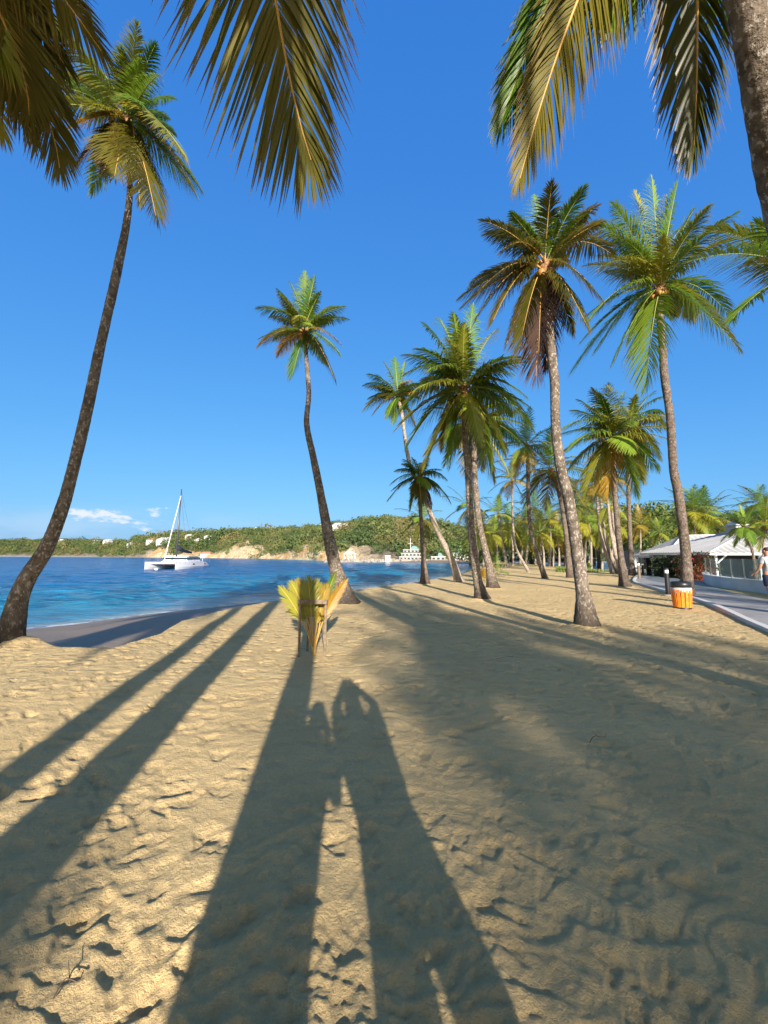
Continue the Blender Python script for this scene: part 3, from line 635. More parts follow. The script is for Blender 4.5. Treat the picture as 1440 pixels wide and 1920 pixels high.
make_palm('coconut_palm', 'coconut palm with full dark green crown, straight trunk, centre of the right-hand grove',
 [(905, 1125), (900, 1105), (895, 1085), (887, 1020), (881, 945), (877, 870), (872, 820), (870, 735)], [32, 24, 19, 17, 15, 14, 13, 13], 13.8,
 [(752, 770, 'g', 1.2), (765, 835, 'g', 1.2), (800, 868, 'y'), (780, 655, 'g', 1.2), (797, 608, 'g'), (886, 575, 'g', .5), (930, 618, 'y', .7), (985, 672, 'g', 1.2), (985, 742, 'g', 1.4), (998, 805, 'g', 1.3), (945, 850, 'y'), (920, 872, 'g'), (845, 870, 'g'), (850, 590, 'g', .5), (825, 600, 'g'), (810, 690, 'g'), (790, 720, 'y', 1.2), (830, 840, 'b'), (900, 830, 'y'), (960, 700, 'g'), (760, 700, 'g', 1.2), (870, 610, 'y', .4)],
 'gyg', L=3.0, mt=TK, group=G1, nl=44, ll=.72, lw=.055, fill=4, seed=15, nuts=4, thick=.03)
make_palm('coconut_palm', 'coconut palm with yellowing crown close behind the dark green central one',
 [(925, 1104), (918, 1065), (910, 1032), (897, 970), (890, 882), (889, 800)], [26, 16, 14, 13, 12, 12], 18,
 [(905, 880, 'y'), (950, 880, 'y'), (970, 830, 'g', 1.2), (835, 870, 'g'), (935, 760, 'g'), (860, 740, 'g'), (995, 850, 'g', 1.3), (925, 900, 'y'), (850, 820, 'y'), (900, 730, 'g', .5), (965, 790, 'g'), (880, 890, 'b')],
 'gyy', L=2.9, mt=TK, group=G1, nl=34, ll=.75, lw=.065, fill=6, seed=16, nuts=4, thick=.03)
make_palm('coconut_palm', 'slender coconut palm leaning hard left, crossing the upright one at the shore',
 [(862, 1092), (845, 1045), (825, 1005), (807, 962), (790, 915), (772, 882), (762, 840), (755, 785), (747, 745)], [20, 13, 11, 10, 9, 8, 8, 7, 7], 21,
 [(684, 722, 'g', 1.2), (683, 768, 'y', 1.3), (692, 702, 'g'), (760, 678, 'g', .6), (722, 680, 'y', .8), (798, 722, 'g', 1.2), (778, 800, 'o'), (738, 792, 'g'), (700, 775, 'o', 1.2), (785, 745, 'g'), (740, 672, 'g', .6), (728, 780, 'g')],
 'gyo', L=2.0, mt=TKL, group=G1, nl=34, ll=.55, lw=.06, fill=3, seed=17, nuts=3, thick=.03)
make_palm('coconut_palm', 'upright coconut palm with round dark crown at the waterline, crossed by the leaning one',
 [(797, 1096), (794, 1045), (790, 982), (787, 932), (786, 900)], [20, 10, 8, 8, 8], 18,
 [(730, 935, 'g', 1.2), (745, 882, 'g'), (772, 858, 'g', .7), (800, 862, 'g', .6), (836, 898, 'g', 1.2), (842, 938, 'g', 1.2), (770, 955, 'g'), (808, 950, 'd'), (748, 915, 'y'), (757, 870, 'g'), (735, 905, 'g', 1.2), (790, 945, 'b'), (825, 880, 'g')],
 'ggg', L=1.7, mt=TKD, group=G1, nl=34, ll=.5, lw=.055, fill=4, seed=18, nuts=2, thick=.03)
G2 = 'coconut palms of the grove'
make_palm('coconut_palm', 'tall coconut palm with wide shaggy wind-blown crown right of the stout speckled trunk',
 [(1172, 1101), (1165, 1050), (1160, 1010), (1155, 955), (1150, 880), (1151, 825)], [24, 15, 13, 12, 11, 12], 18,
 [(1062, 800, 'g', 1.2), (1066, 880, 'b', 1.2), (1085, 750, 'g', 1.1), (1140, 722, 'y', .7), (1170, 735, 'g', .6), (1100, 925, 'y'), (1120, 905, 'o'), (1205, 900, 'y'), (1232, 880, 'g', 1.3), (1195, 930, 'g'), (1235, 830, 'y', 1.2), (1110, 730, 'y'), (1070, 840, 'g', 1.2), (1140, 930, 'o'), (1090, 900, 'y'), (1200, 780, 'g'), (1075, 770, 'g'), (1215, 850, 'y', 1.2), (1125, 740, 'g')],
 'gyy', L=2.9, mt=TKD, group=G2, nl=40, ll=.75, lw=.06, fill=5, seed=19, nuts=3, thick=.03)
make_palm('coconut_palm', 'coconut palm half hidden behind the shaggy one, straight dark trunk beside the path',
 [(1186, 1079), (1183, 1040), (1180, 980), (1178, 880), (1180, 805)], [17, 11, 10, 9, 9], 27,
 [(1240, 745, 'g', 1.2), (1245, 800, 'y', 1.3), (1225, 735, 'g', .9), (1238, 860, 'y', 1.2), (1195, 740, 'g', .6), (1215, 880, 'g'), (1160, 760, 'y'), (1242, 775, 'g', 1.2), (1130, 780, 'y', 1.2), (1205, 900, 'g')],
 'gyy', L=3.6, mt=TKD, group=G2, nl=34, ll=.85, lw=.085, fill=5, seed=20, nuts=0, thick=.04)
far_palm('coconut palm with slim curved trunk and open crown between the yellowing and the bronze ones', [(1023, 1085), (1002, 1022), (992, 967), (990, 880), (988, 840)], 52, 'gggyyo', 21, wpx=8, mt=TK, n=16, parts=True, group=G2)
far_palm('slim pale coconut palm with small golden crown seen against open sky left of the grove', [(993, 1073), (967, 1025), (961, 967), (960, 902)], 34, 'yyyo', 22, wpx=4.5, parts=True, n=14, group=G2)
far_palm('dark bushy coconut palm directly behind the stout speckled trunk', [(1069, 1083), (1062, 1010), (1052, 940), (1036, 885)], 66, 'ggybb', 23, wpx=9, mt=TKD, parts=True, n=20, group=G2)
far_palm('little dark coconut palm on the far shore framed by the crossing trunks', [(792, 1062), (793, 1010), (793, 975)], 36, 'ggb', 24, wpx=4, parts=True, n=13, group=G2, depth=60)
far_palm('small dark coconut palm peeping out behind the straight central trunk', [(886, 1066), (884, 1000), (880, 952)], 36, 'ggb', 25, wpx=4, parts=True, n=13, group=G2, depth=52)
far_palm('short dark coconut palm left of the slim pale golden one', [(951, 1066), (940, 1010), (935, 965)], 34, 'ggy', 26, wpx=5, mt=TKL, parts=True, n=14, group=G2, depth=50)
for i, (pp, r_, c_, lb) in enumerate([
 ([(1150, 1076), (1126, 1000), (1117, 905)], 40, 'yyo', 'leftmost thin bent trunk of the clump under the shaggy crown'),
 ([(1160, 1076), (1136, 1010), (1124, 910)], 38, 'gyy', 'second thin bent trunk from the left of the clump under the shaggy crown'),
 ([(1166, 1080), (1146, 1000), (1136, 895)], 38, 'yoo', 'third thin bent trunk from the left of the clump under the shaggy crown'),
 ([(1160, 1070), (1150, 990), (1148, 900)], 38, 'gyo', 'fourth, most upright thin trunk of the clump under the shaggy crown'),
 ([(1171, 1078), (1160, 1020), (1140, 950)], 34, 'gyy', 'lowest leaning palm of the thin-trunk clump under the shaggy crown'),
 ([(1098, 1072), (1085, 1010), (1078, 950)], 38, 'gyy', 'leaning palm just right of the stout speckled trunk, second rank')]):
    far_palm('coconut palm, '+lb, pp, r_, c_, 30+i, wpx=6, group='thin palms of the leaning clump', n=14, parts=False)
mid = [(905, 1064, 905, 992, 30, 'yyy'), (931, 1062, 928, 1003, 28, 'gyy'), (962, 1066, 955, 985, 34, 'gyy'), (975, 1060, 975, 1000, 30, 'yyg'), (1003, 1063, 1005, 955, 34, 'gyb'), (1020, 1066, 1012, 1000, 36, 'ggy'), (1030, 1062, 1030, 975, 32, 'gyy'),
       (1048, 1064, 1042, 1000, 34, 'ogy'), (1058, 1062, 1060, 960, 36, 'ggy'), (1085, 1066, 1088, 980, 38, 'gyy'), (1108, 1064, 1102, 965, 38, 'gyy'), (1128, 1063, 1125, 990, 36, 'gyy'), (1095, 1061, 1096, 935, 26, 'ggy'), (1142, 1062, 1150, 985, 34, 'gyy'),
       (1196, 1062, 1200, 985, 30, 'oyo'), (1213, 1063, 1212, 1005, 28, 'yyg'), (1226, 1063, 1222, 1022, 22, 'ggy'), (1205, 1066, 1203, 1030, 20, 'ggy'), (893, 1062, 890, 1005, 26, 'yyg'), (985, 1059, 988, 975, 26, 'gyo'), (1072, 1060, 1073, 1005, 30, 'yyo'), (946, 1060, 944, 1012, 24, 'yyg'), (1238, 1062, 1236, 1000, 24, 'ggy')]
mid_lab = ['yellow-green palm low behind the foot of the central trunk', 'short palm with orange lower fronds left of the slim golden one', 'green palm under the slim pale golden crown', 'bright palm directly below the open-crowned curved palm', 'taller green palm in line with the open-crowned curved trunk', 'round-headed palm with orange skirt left of the bushy dark one', 'palm rising behind the orange-skirted one', 'golden-skirted palm hugging the left of the stout speckled trunk', 'palm half behind the stout speckled trunk, high crown', 'bright yellow palm right of the stout speckled trunk', 'taller palm left of the thin-trunk clump', 'low green palm in front of the thin-trunk clump', 'highest small crown against the sky left of the thin-trunk clump', 'yellow palm between the clump and the shaggy palm trunk', 'orange-fronded palm right of the straight dark path trunk', 'yellow-green palm before the leafy trees right of the path trunk', 'small palm beside the green-roofed house', 'lowest small palm by the path bend', 'leftmost low palm at the end of the beach', 'background palm between the slim golden and the curved trunk', 'low yellow palm behind the stout trunk base', 'small low palm near the guarded sapling in the grove', 'small green palm just left of the grey hipped roof']
for i, (bx, by, cx_, cy_, rp, c_) in enumerate(mid):
    far_palm(mid_lab[i], [(bx, by), ((bx+cx_)/2+3, (by+cy_)/2), (cx_, cy_)], rp, c_, 60+i, wpx=3.6, depth=38+(i*7 % 30), n=20, group='palms further back in the grove')
rows = ['1st', '2nd', '3rd', '4th', '5th', '6th', '7th', '8th', '9th', '10th', '11th', '12th', '13th', '14th', '15th', '16th', '17th', '18th', '19th', '20th']
for i in range(20):
    x_ = 893+i*19.5+5*math.sin(i*2.1); far_palm(rows[i]+' palm from the left in the rearmost row of the grove', [(x_+3*math.sin(i), 1059), (x_+4, 1035), (x_, 1003+11*math.sin(i*1.7))], 25+4*math.sin(i*3.1), ('gyy', 'ggy', 'yyo')[i % 3], 160+i, wpx=3.2, depth=58+(i*5 % 17), n=18, group='rearmost palms of the grove')
# right side beyond the pavilions
far_palm('left of the twin bright green palms behind the pavilion roofs', [(1302, 1062), (1303, 1010), (1300, 962)], 40, 'gyy', 90, depth=48, wpx=4, n=30, parts=True, group='palms behind the pavilions')
far_palm('right of the twin bright green palms behind the pavilion roofs, lower crown', [(1322, 1062), (1322, 1010), (1322, 968)], 42, 'ggy', 91, depth=50, wpx=4, n=30, parts=True, group='palms behind the pavilions')
far_palm('windswept palm on the skyline at the right edge above the roof', [(1428, 1062), (1427, 1000), (1425, 945)], 32, 'ggb', 92, depth=55, wpx=3.5, n=24, parts=True, group='palms behind the pavilions')
far_palm('dark small palm leaning left over the glass barrier with a hanging dead frond', [(1418, 1092), (1412, 1040), (1396, 992)], 34, 'ggg', 93, depth=19, wpx=5, mt=TKD, parts=True, n=18, group='palms on the terrace', z=-.5)
far_palm('small palm with yellow lower fronds at the right edge of the terrace', [(1432, 1092), (1431, 1040), (1436, 985)], 40, 'gyy', 94, depth=20, wpx=4, parts=True, n=20, group='palms on the terrace', z=-.5)
# ------------------------------------------------------------------ palms beside / behind the camera (their fronds hang into the top of the picture, their shadows lie on the sand)
G3 = 'palms overhanging the beach'
def near_palm(label, trunk, rad, tips, cols, fill, L=2.6, ll=.50, lw=.024, nl=125, seed=1, segs=4, mt=TK, emin=-.9, droop=1.0):
    trunk = [np.array(p, float) for p in trunk]; org = trunk[0].copy(); t = thing('coconut_palm', label, 'palm tree', tuple(org), 0, G3); rs = np.random.default_rng(seed)
    link('trunk', trunk_mesh(np.array(trunk)-org, rad, mt, 20), t); top = trunk[-1]; crown_bits(t, org, top, rad[-1], rs, 5); hub = top+np.array((0, 0, .15))
    for tp in tips:
        e = at(*tp[:3]) if not isinstance(tp[0], np.ndarray) else tp[0]
        k = dict(sag=tp[4] if len(tp) > 4 else .2, nl=nl, segs=segs, ll=ll, lw=lw, seed=int(rs.integers(1e6)), thick=.022, wind=.06, droop=droop)
        if len(tp) > 5: k['spread'] = tp[5]
        if len(tp) > 6: k['c2'] = tp[6]
        if len(tp) > 7: k['ll'] = tp[7]
        add_frond(t, org, hub, e, tp[3], **k)
    for e, c, sg, sd in crown_fronds(hub, fill, L, cols, seed, 30, 2, .6, .05, emin=emin):
        x, f, u = e[0], e[1]*cp+(e[2]-CH)*sp, (e[2]-CH)*cp-e[1]*sp
        if f > 0 and u/f < 1.52 and abs(x/f) < 1.12: continue          # the photo shows open sky there
        add_frond(t, org, hub, e, c, sag=sg, nl=44, segs=2, ll=ll, lw=.045, seed=sd)
    return t
near_palm('coconut palm whose long golden-brown frond hangs in from the top centre', [(.0, -2.0, -.05), (.0, -1.95, 1.2), (.03, -1.6, 3), (-.2, -.7, 4.7), (-.48, .35, 5.9)], [.24, .165, .145, .13, .12],
 [(583, 300, 2.3, 'b', .2, (1, .35, .0), at(455, -90, 1.8), .74), (640, -60, 2.3, 'b', .2)], 'gybb', 16, seed=31, nl=135)
near_palm('coconut palm whose tangled dark and golden fronds fill the top left corner', [(-6.6, -1.2, -.05), (-5.9, -.6, 2), (-4.7, .3, 4.2), (-3.3, 1.3, 5.9)], [.24, .17, .15, .13],
 [(55, 215, 2.9, 'b', .2, (1, .4, .1), at(55, -20, 2.3)), (112, 315, 3.2, 'b', .2, (1, .3, 0), at(80, 60, 2.9), .5), (190, 95, 2.6, 'b', .2, (1, .3, .2)), (5, 250, 3.3, 'y', .2, (1, .2, .1)), (60, 250, 3.0, 'b', .25, (1, .5, .2)), (120, 120, 2.7, 'b', .22, (1, .3, .3)), (20, 120, 2.6, 'y', .2, (1, .1, .1))], 'gybb', 12, seed=32)
near_palm('coconut palm with mottled trunk crossing the top right corner and fronds hanging beside it',
 [(4.6, 3.6, -.05), (3.9, 3.2, 1.6), tuple(at(1490, 480, 2.75)), tuple(at(1448, 290, 2.5)), tuple(at(1418, 110, 2.25)), tuple(at(1385, -60, 2.1)), (1.95, 1.95, 6.3)], [.19, .13, .115, .108, .102, .10, .10],
 [(975, 335, 2.7, 'b', .2, (1, .1, 0), at(1075, -60, 2.3), .40), (938, 235, 2.8, 'g', .2, (1, .3, 0), at(1030, -60, 2.4), .38), (1300, 290, 2.9, 'b', .2, (1, 0, .1), at(1320, -20, 2.4), .42), (1150, 20, 2.5, 'g', .2, (1, .2, 0), at(1180, -200, 2.2), .42), (1455, 40, 2.6, 'g', .2)], 'gybb', 14, seed=33, mt=TK, droop=2.2, nl=130)
near_palm('coconut palm off to the right whose drooping green fronds enter at mid height', [(10.4, 7.5, -.05), (10.2, 7.4, 2.5), (9.8, 7.4, 5.2), (9.2, 7.5, 7.0)], [.24, .16, .15, .13],
 [(1288, 492, 7.3, 'g', .28), (1372, 600, 7.0, 'g', .3), (1330, 430, 8.0, 'y', .2), (1395, 500, 7.5, 'y', .3), (1420, 420, 7.2, 'g', .15)], 'gggyb', 16, L=3.0, ll=.75, lw=.045, nl=56, seed=34, segs=3)
def back_palm(sx, sy, z, label, seed, n=24, L=3.1, lean=0.5, cols='ggyyb', w=1.0, lw=.06):
    """palm behind the camera whose crown shadow lands at (sx, sy) on the sand"""
    k = z/math.tan(SUN_EL); cx_, cy_ = sx+math.sin(SUN_AZ)*k, sy-math.cos(SUN_AZ)*k
    g0 = 0
    generic_palm(label, [(cx_+lean, cy_-.3, -.05), (cx_+lean*.9, cy_-.2, z*.35), (cx_+lean*.4, cy_, z*.7), (cx_, cy_, z)], [.23*w, .16*w, .14*w, .12*w], n=n, L=L, cols=cols, seed=seed, nl=26, segs=2, ll=.62, lw=lw, group='palms behind the viewer', mt=TK)
back_palm(-4.3, 17.5, 7.0, 'palm behind the viewer to the left whose trunk shadow crosses the left sand', 41, lean=.1, L=2.0, w=1.35)
back_palm(-5.45, 18.0, 7.6, 'second palm behind the viewer to the left beside the first', 42, lean=.6, L=2.0)
BP = [(1.9, 3.0, 8.0, 'first from the left of the row on the right'), (3.9, 3.4, 7.6, 'second of the right-hand row'), (2.1, 6.4, 8.4, 'leaning one of the middle row'), (3.0, 1.2, 7.8, 'tall straight one of the middle row'),
 (5.4, 2.0, 8.6, 'third of the right-hand row'), (6.4, 1.2, 8.0, 'fourth of the right-hand row'), (13.5, 14.0, 9.0, 'beyond the path, near'), (16.5, 11.0, 9.0, 'beyond the path, far'), (12.5, 8.0, 8.5, 'by the path'), (1.5, -.4, 9.6, 'farthest back, slightly right'), (1.0, 9.0, 8.2, 'last of the middle row'),
 (-6.6, 12.0, 7.2, 'nearest the water, left'), (-7.1, 17.5, 7.6, 'second nearest the water'), (-7.5, 23.0, 8.2, 'third nearest the water')]
for i, (a_, b_, z_, l_) in enumerate(BP): back_palm(a_, b_, z_, 'shadow-casting palm behind the viewer, '+l_, 43+i, lean=-2.4 if a_ < 0 else (.5 if i % 3 else -.5), L=2.5 if a_ > 0 else 2.6, n=24 if a_ > 0 else 44, lw=.06 if a_ > 0 else .11)
back_palm(-1.15, -1.5, 9.0, 'young-crowned palm far behind the viewer', 72, L=1.15, n=18, lean=1.0)
back_palm(-3.1, 22.0, 9.9, 'tall shadow-casting palm behind the viewer, leaning far to the left', 71, lean=2.6, n=40, lw=.10)
back_palm(-4.5, 27.0, 10.5, 'tallest shadow-casting palm behind the viewer, leaning left', 73, lean=3.0, n=40, lw=.10, L=2.7)
# ------------------------------------------------------------------ sapling in its wooden guard
WD = noisy('weathered_wood', (.13, .10, .065), (.24, .18, .12), 14, .85, .6, .004)
def guard(base, w, dpt, h, label, name='wooden_guard', grp=None):
    t = thing(name, label, 'plant guard', tuple(base), 0, grp)
    for (x, y, hh, lx) in ((-w/2, 0, h, 0), (w/2, .02, h*.97, .01), (w/2-.02, dpt, h*.9, -.10), (-w/2+.05, dpt, h*.86, .03)):
        b = MB(); b.box((x+lx/2, y, hh/2-.06), (.035, .03, hh+.12), ry=lx*.8); b.build('post', WD, t, bevel=.004)
    b = MB(); b.box((0, -.035, h-.03), (w+.07, .022, .062)); b.build('rail', WD, t, bevel=.004)
    b = MB(); b.box((w/2+.012, dpt/2, h-.05), (.02, dpt+.06, .05)); b.build('rail', WD, t, bevel=.004)
    return t
gb = gnd(558, 1232); gb2 = gnd(610, 1226); gc = (gb+gb2)/2; gc[2] = -.01
guard(gc, abs(gb2[0]-gb[0]), .34, .83, 'small weathered wooden guard of posts and rails round the young palm')
def sapling():
    c = gc+np.array((.0, .16, 0)); t = thing('young_palm', 'young coconut palm with gold-green fan fronds inside the wooden guard', 'palm sapling', tuple(c)); Y = c[1]
    stems = [  # tip px, depth offset, colour, leaflet length
     (548, 1095, 'y', .05, .36), (578, 1088, 'y', -.12, .40), (527, 1103, 'y', -.05, .30), (628, 1076, 'g', .15, .24), (650, 1088, 'o', -.05, .24), (612, 1100, 'o', .1, .30), (560, 1090, 'o', .2, .34), (540, 1148, 'g', .1, .20), (604, 1158, 'o', -.15, .17), (634, 1112, 'o', .05, .20), (594, 1092, 'y', .25, .34)]
    for i, (px, py, col, dy, l_) in enumerate(stems):
        e = at(px, py, Y+dy)-c; b = np.array((.02*math.cos(i*2.2), .02*math.sin(i*2.2), .03)); m_ = (b+e)/2+np.array((-e[0]*.22, 0, .06 if py < 1140 else .38))
        V, F, mi, tf = frond_geo(b, e, .1, nl=34, segs=3, ll=l_*.80, lw=.019, seed=900+i, thick=.011, c2=m_, wind=.02, spread=(1, .25, .0), droop=.25, u0=.45, sweep=.62); a, r_ = LEAVES[col]
        # leaflets of a seedling start well up the stalk
        link('frond', mesh('frond', V, F, [a, RCO], mi, True, {'tipf': tf}), t)
    b = MB(); b.tube([(0, 0, -.03), (.005, 0, .1), (0, .01, .3)], [.035, .028, .015], 8); b.build('stem', RCO, t, smooth=True)
sapling()
def small_sapling(px, py, h, label, seed, guarded=False, cols='ygy'):
    p = gnd(px, py); p[2] = gz(p[0], p[1]); t = thing('young_palm', label, 'palm sapling', tuple(p), 0, 'young palms planted in the sand')
    for i, (e, c, sg, sd) in enumerate(crown_fronds(np.array((0, 0, .12)), 11, h, cols, seed, 14, 2, h*.3, .05, emax=1.4, emin=.1)):
        V, F, mi, tf = frond_geo((0, 0, .08), e, sg*.8, nl=16, segs=2, ll=h*.28, lw=.05, seed=sd, thick=.012, droop=.4, u0=.3); a, r_ = LEAVES[c]; link('frond', mesh('frond', V, F, [a, r_], mi, True, {'tipf': tf}), t)
    if guarded: guard(p+np.array((0, -.4, 0)), .8, .8, h*.62, 'grey wooden guard round the young palm further up the grove')
small_sapling(934, 1080, 1.5, 'bushy young palm in a guard right of the yellowing palm', 301, True, 'ggy')
small_sapling(908, 1092, .8, 'little orange-tipped young palm between the two central trunks', 302, False, 'oyo')
small_sapling(1106, 1070, .8, 'low young palm right of the stout speckled trunk', 303, False, 'ygy')
small_sapling(1130, 1066, .7, 'lowest young palm in front of the thin-trunk clump', 304, False, 'yyg')
# ------------------------------------------------------------------ bin, bollards
ORW = noisy('orange_slats', (.80, .17, .01), (.85, .25, .02), 9, .5, .1); BLK = mat('black_metal', (.015, .016, .018), .4, .5); BAG = mat('bin_liner', (.55, .55, .52), .35, .5); STL = mat('brushed_steel', (.35, .33, .30), .3, .5, .8)
LMP = mat('lamp_white', (.8, .78, .72), .4)
def bin_():
    p = gnd(1293, 1143); t = thing('litter_bin', 'round litter bin with orange wooden slats and black rim at the palm foot', 'bin', (p[0], p[1]+.25, gz(p[0], p[1])-.01)); r0, r1, h = .22, .19, .48
    n = 15
    for i in range(n):
        a = i*2*math.pi/n; b = MB(); rm = r1+.03; w = 2*math.pi*rm/n*.80
        b.box((math.cos(a)*rm, math.sin(a)*rm, .05+h/2), (.022, w, h), rz=a, ry=R(4)); b.build('slat', ORW, t, bevel=.003)
    b = MB(); V, F = lathe([(.19, .02), (.195, .06), (.215, .5), (.22, .56)], 24); b.add(V, F); b.build('liner_drum', BLK, t, smooth=True)
    b = MB(); V, F = lathe([(.232, .47), (.243, .50), (.24, .56), (.225, .60), (.21, .56)], 24); b.add(V, F)
    V = np.array(V); b2 = MB(); nz = np.array([(v[0]*(1+.05*math.sin(i*1.9)), v[1]*(1+.05*math.sin(i*1.9)), v[2]-(.06*max(0, math.sin(i*.7)) if v[2] < .52 else 0)) for i, v in enumerate(V)]); b2.add(nz, F); b2.build('bin_bag', BAG, t, smooth=True)
    b = MB(); V, F = lathe([(.215, .60), (.245, .605), (.235, .74), (.19, .755), (.18, .70), (.17, .62)], 28); b.add(V, F); b.build('rim', BLK, t, smooth=True)
    b = MB(); V, F = lathe([(.20, 0), (.215, .01), (.215, .05), (.2, .055)], 24); b.add(V, F); b.build('base_ring', BLK, t, smooth=True)
bin_()
def bollard(px, py, h, label, pale=False):
    p = gnd(px, py); z = gz(p[0], p[1]); t = thing('bollard_light', label, 'bollard light', (p[0], p[1], z), 0, 'bollard lights along the path'); q = WD if pale else BLK
    b = MB(); V, F = lathe([(.16, -.05), (.16, .03), (.14, .05)], 16); b.add(V, F); b.build('footing', mat('concrete', (.45, .38, .28), .9), t)
    b = MB(); V, F = lathe([(.075, .03), (.075, h*.8)], 18); b.add(V, F); b.build('post', q, t, smooth=False)
    b = MB(); V, F = lathe([(.062, h*.8), (.066, h*.82), (.066, h*.91), (.062, h*.925)], 16); b.add(V, F); b.build('lamp', LMP, t, smooth=True)
    b = MB(); V, F = lathe([(.078, h*.925), (.08, h*.95), (.06, h*.985), (.01, h)], 18); b.add(V, F); b.build('cap', BLK, t, smooth=True)
bollard(1253, 1117, 1.02, 'black bollard light with white lamp, nearest to the bin')
bollard(1199, 1086, 1.05, 'wood-brown bollard light further along the path left of the kerb bend', True)
bollard(1206, 1079, .95, 'dark bollard light, furthest, just behind the brown one')
# ------------------------------------------------------------------ path with kerbs
def path():
    left = [(1195, 1080.5), (1190, 1092), (1225, 1103), (1262, 1114), (1300, 1124), (1345, 1140), (1400, 1166), (1445, 1186), (1530, 1225), (1700, 1300)]
    right = [(1260, 1080), (1300, 1083), (1318, 1092), (1322, 1098), (1340, 1103), (1370, 1112), (1420, 1124), (1450, 1131), (1530, 1150), (1700, 1190)]
    A = spline([gnd(*p) for p in left], 70); B = spline([gnd(*p) for p in right], 70)
    k = 6; V = []; 
    for a, b in zip(A, B):
        for i in range(k+1):
            q = a+(b-a)*i/k; V.append((q[0], q[1], max(gz(q[0], q[1]), -.25)+.05))
    F = [(i*(k+1)+j, i*(k+1)+j+1, (i+1)*(k+1)+j+1, (i+1)*(k+1)+j) for i in range(69) for j in range(k)]
    m = noisy('grey_paving', (.26, .255, .25), (.36, .35, .33), 2.2, .85, .4, .006); o = link('path', mesh('path', V, F, m)); tag(o, None, None, kind='structure')
    C = A; T, S, N = frames(C); b = MB(); kr = mat('kerb_white', (.62, .60, .56), .8); Vk = []; Fk = []
    for i, c in enumerate(C):
        z = max(gz(c[0], c[1]), -.25); s = S[i]; s = s*np.array((1, 1, 0)); s /= np.linalg.norm(s)
        for (o_, zz) in ((-.07, -.05), (-.07, .085), (.07, .085), (.07, -.05)): Vk.append((c[0]+s[0]*o_, c[1]+s[1]*o_, z+zz))
    for i in range(len(C)-1):
        for j in range(3): Fk.append((i*4+j, i*4+j+1, (i+1)*4+j+1, (i+1)*4+j))
    o = link('kerb', mesh('kerb', Vk, Fk, kr, smooth=False)); tag(o, None, None, kind='structure')
path()
# ------------------------------------------------------------------ restaurant terrace: wall, glass, pavilions
WW = noisy('white_render', (.66, .68, .70), (.56, .58, .60), 1.5, .8, .1); ROOF = noisy('roof_sheet', (.50, .49, .45), (.42, .42, .39), .9, .6, .05); WP = mat('white_paint', (.7, .69, .66), .5)
gl = mat('barrier_glass', (.8, .9, .88), .03); g_ = G(gl); g_.set(Transmission_Weight=.0)
tr = g_.N.new('ShaderNodeBsdfTransparent'); tr.inputs[0].default_value = (.80, .88, .84, 1); ms = g_.N.new('ShaderNodeMixShader'); ms.inputs[0].default_value = .86
g_.L.new(g_.b.outputs[0], ms.inputs[1]); g_.L.new(tr.outputs[0], ms.inputs[2]); g_.L.new(ms.outputs[0], g_.out.inputs[0])
def terrace():
    P = spline([gnd(1324, 1089), gnd(1330, 1096), gnd(1375, 1105), gnd(1440, 1113), gnd(1520, 1125), gnd(1620, 1142)], 26)
    t = thing('terrace_wall', 'low curved white wall carrying a glass barrier beside the path', 'wall', (P[0][0], P[0][1], 0)); o = np.array((P[0][0], P[0][1], 0))
    T, S, N = frames(P); V = []; F = []; zt = .50
    for i, c in enumerate(P):
        s = S[i]*np.array((1, 1, 0)); s /= np.linalg.norm(s)
        for a, z in ((-.12, -1.1), (-.12, zt-.06), (-.16, zt-.06), (-.16, zt), (.16, zt), (.16, zt-.06), (.12, zt-.06), (.12, -1.1)): V.append(c-o+s*a+np.array((0, 0, z)))
    for i in range(len(P)-1):
        for j in range(7): F.append((i*8+j, i*8+j+1, (i+1)*8+j+1, (i+1)*8+j))
    F.append(tuple(range(8)))
    link('wall', mesh('wall', V, F, WW, smooth=False), t)
    for i in range(0, 24, 2):
        a, b = P[i]-o, P[i+2]-o; d = b-a; L = np.linalg.norm(d); c = (a+b)/2+np.array((0, 0, zt+.42))
        q = MB(); q.box(c, (L*.94, .012, .80), rz=math.atan2(d[1], d[0])); q.build('glass_panel', gl, t)
        q = MB(); q.box(a+np.array((0, 0, zt+.04)), (.05, .05, .10)); q.build('bracket', STL, t)
terrace()
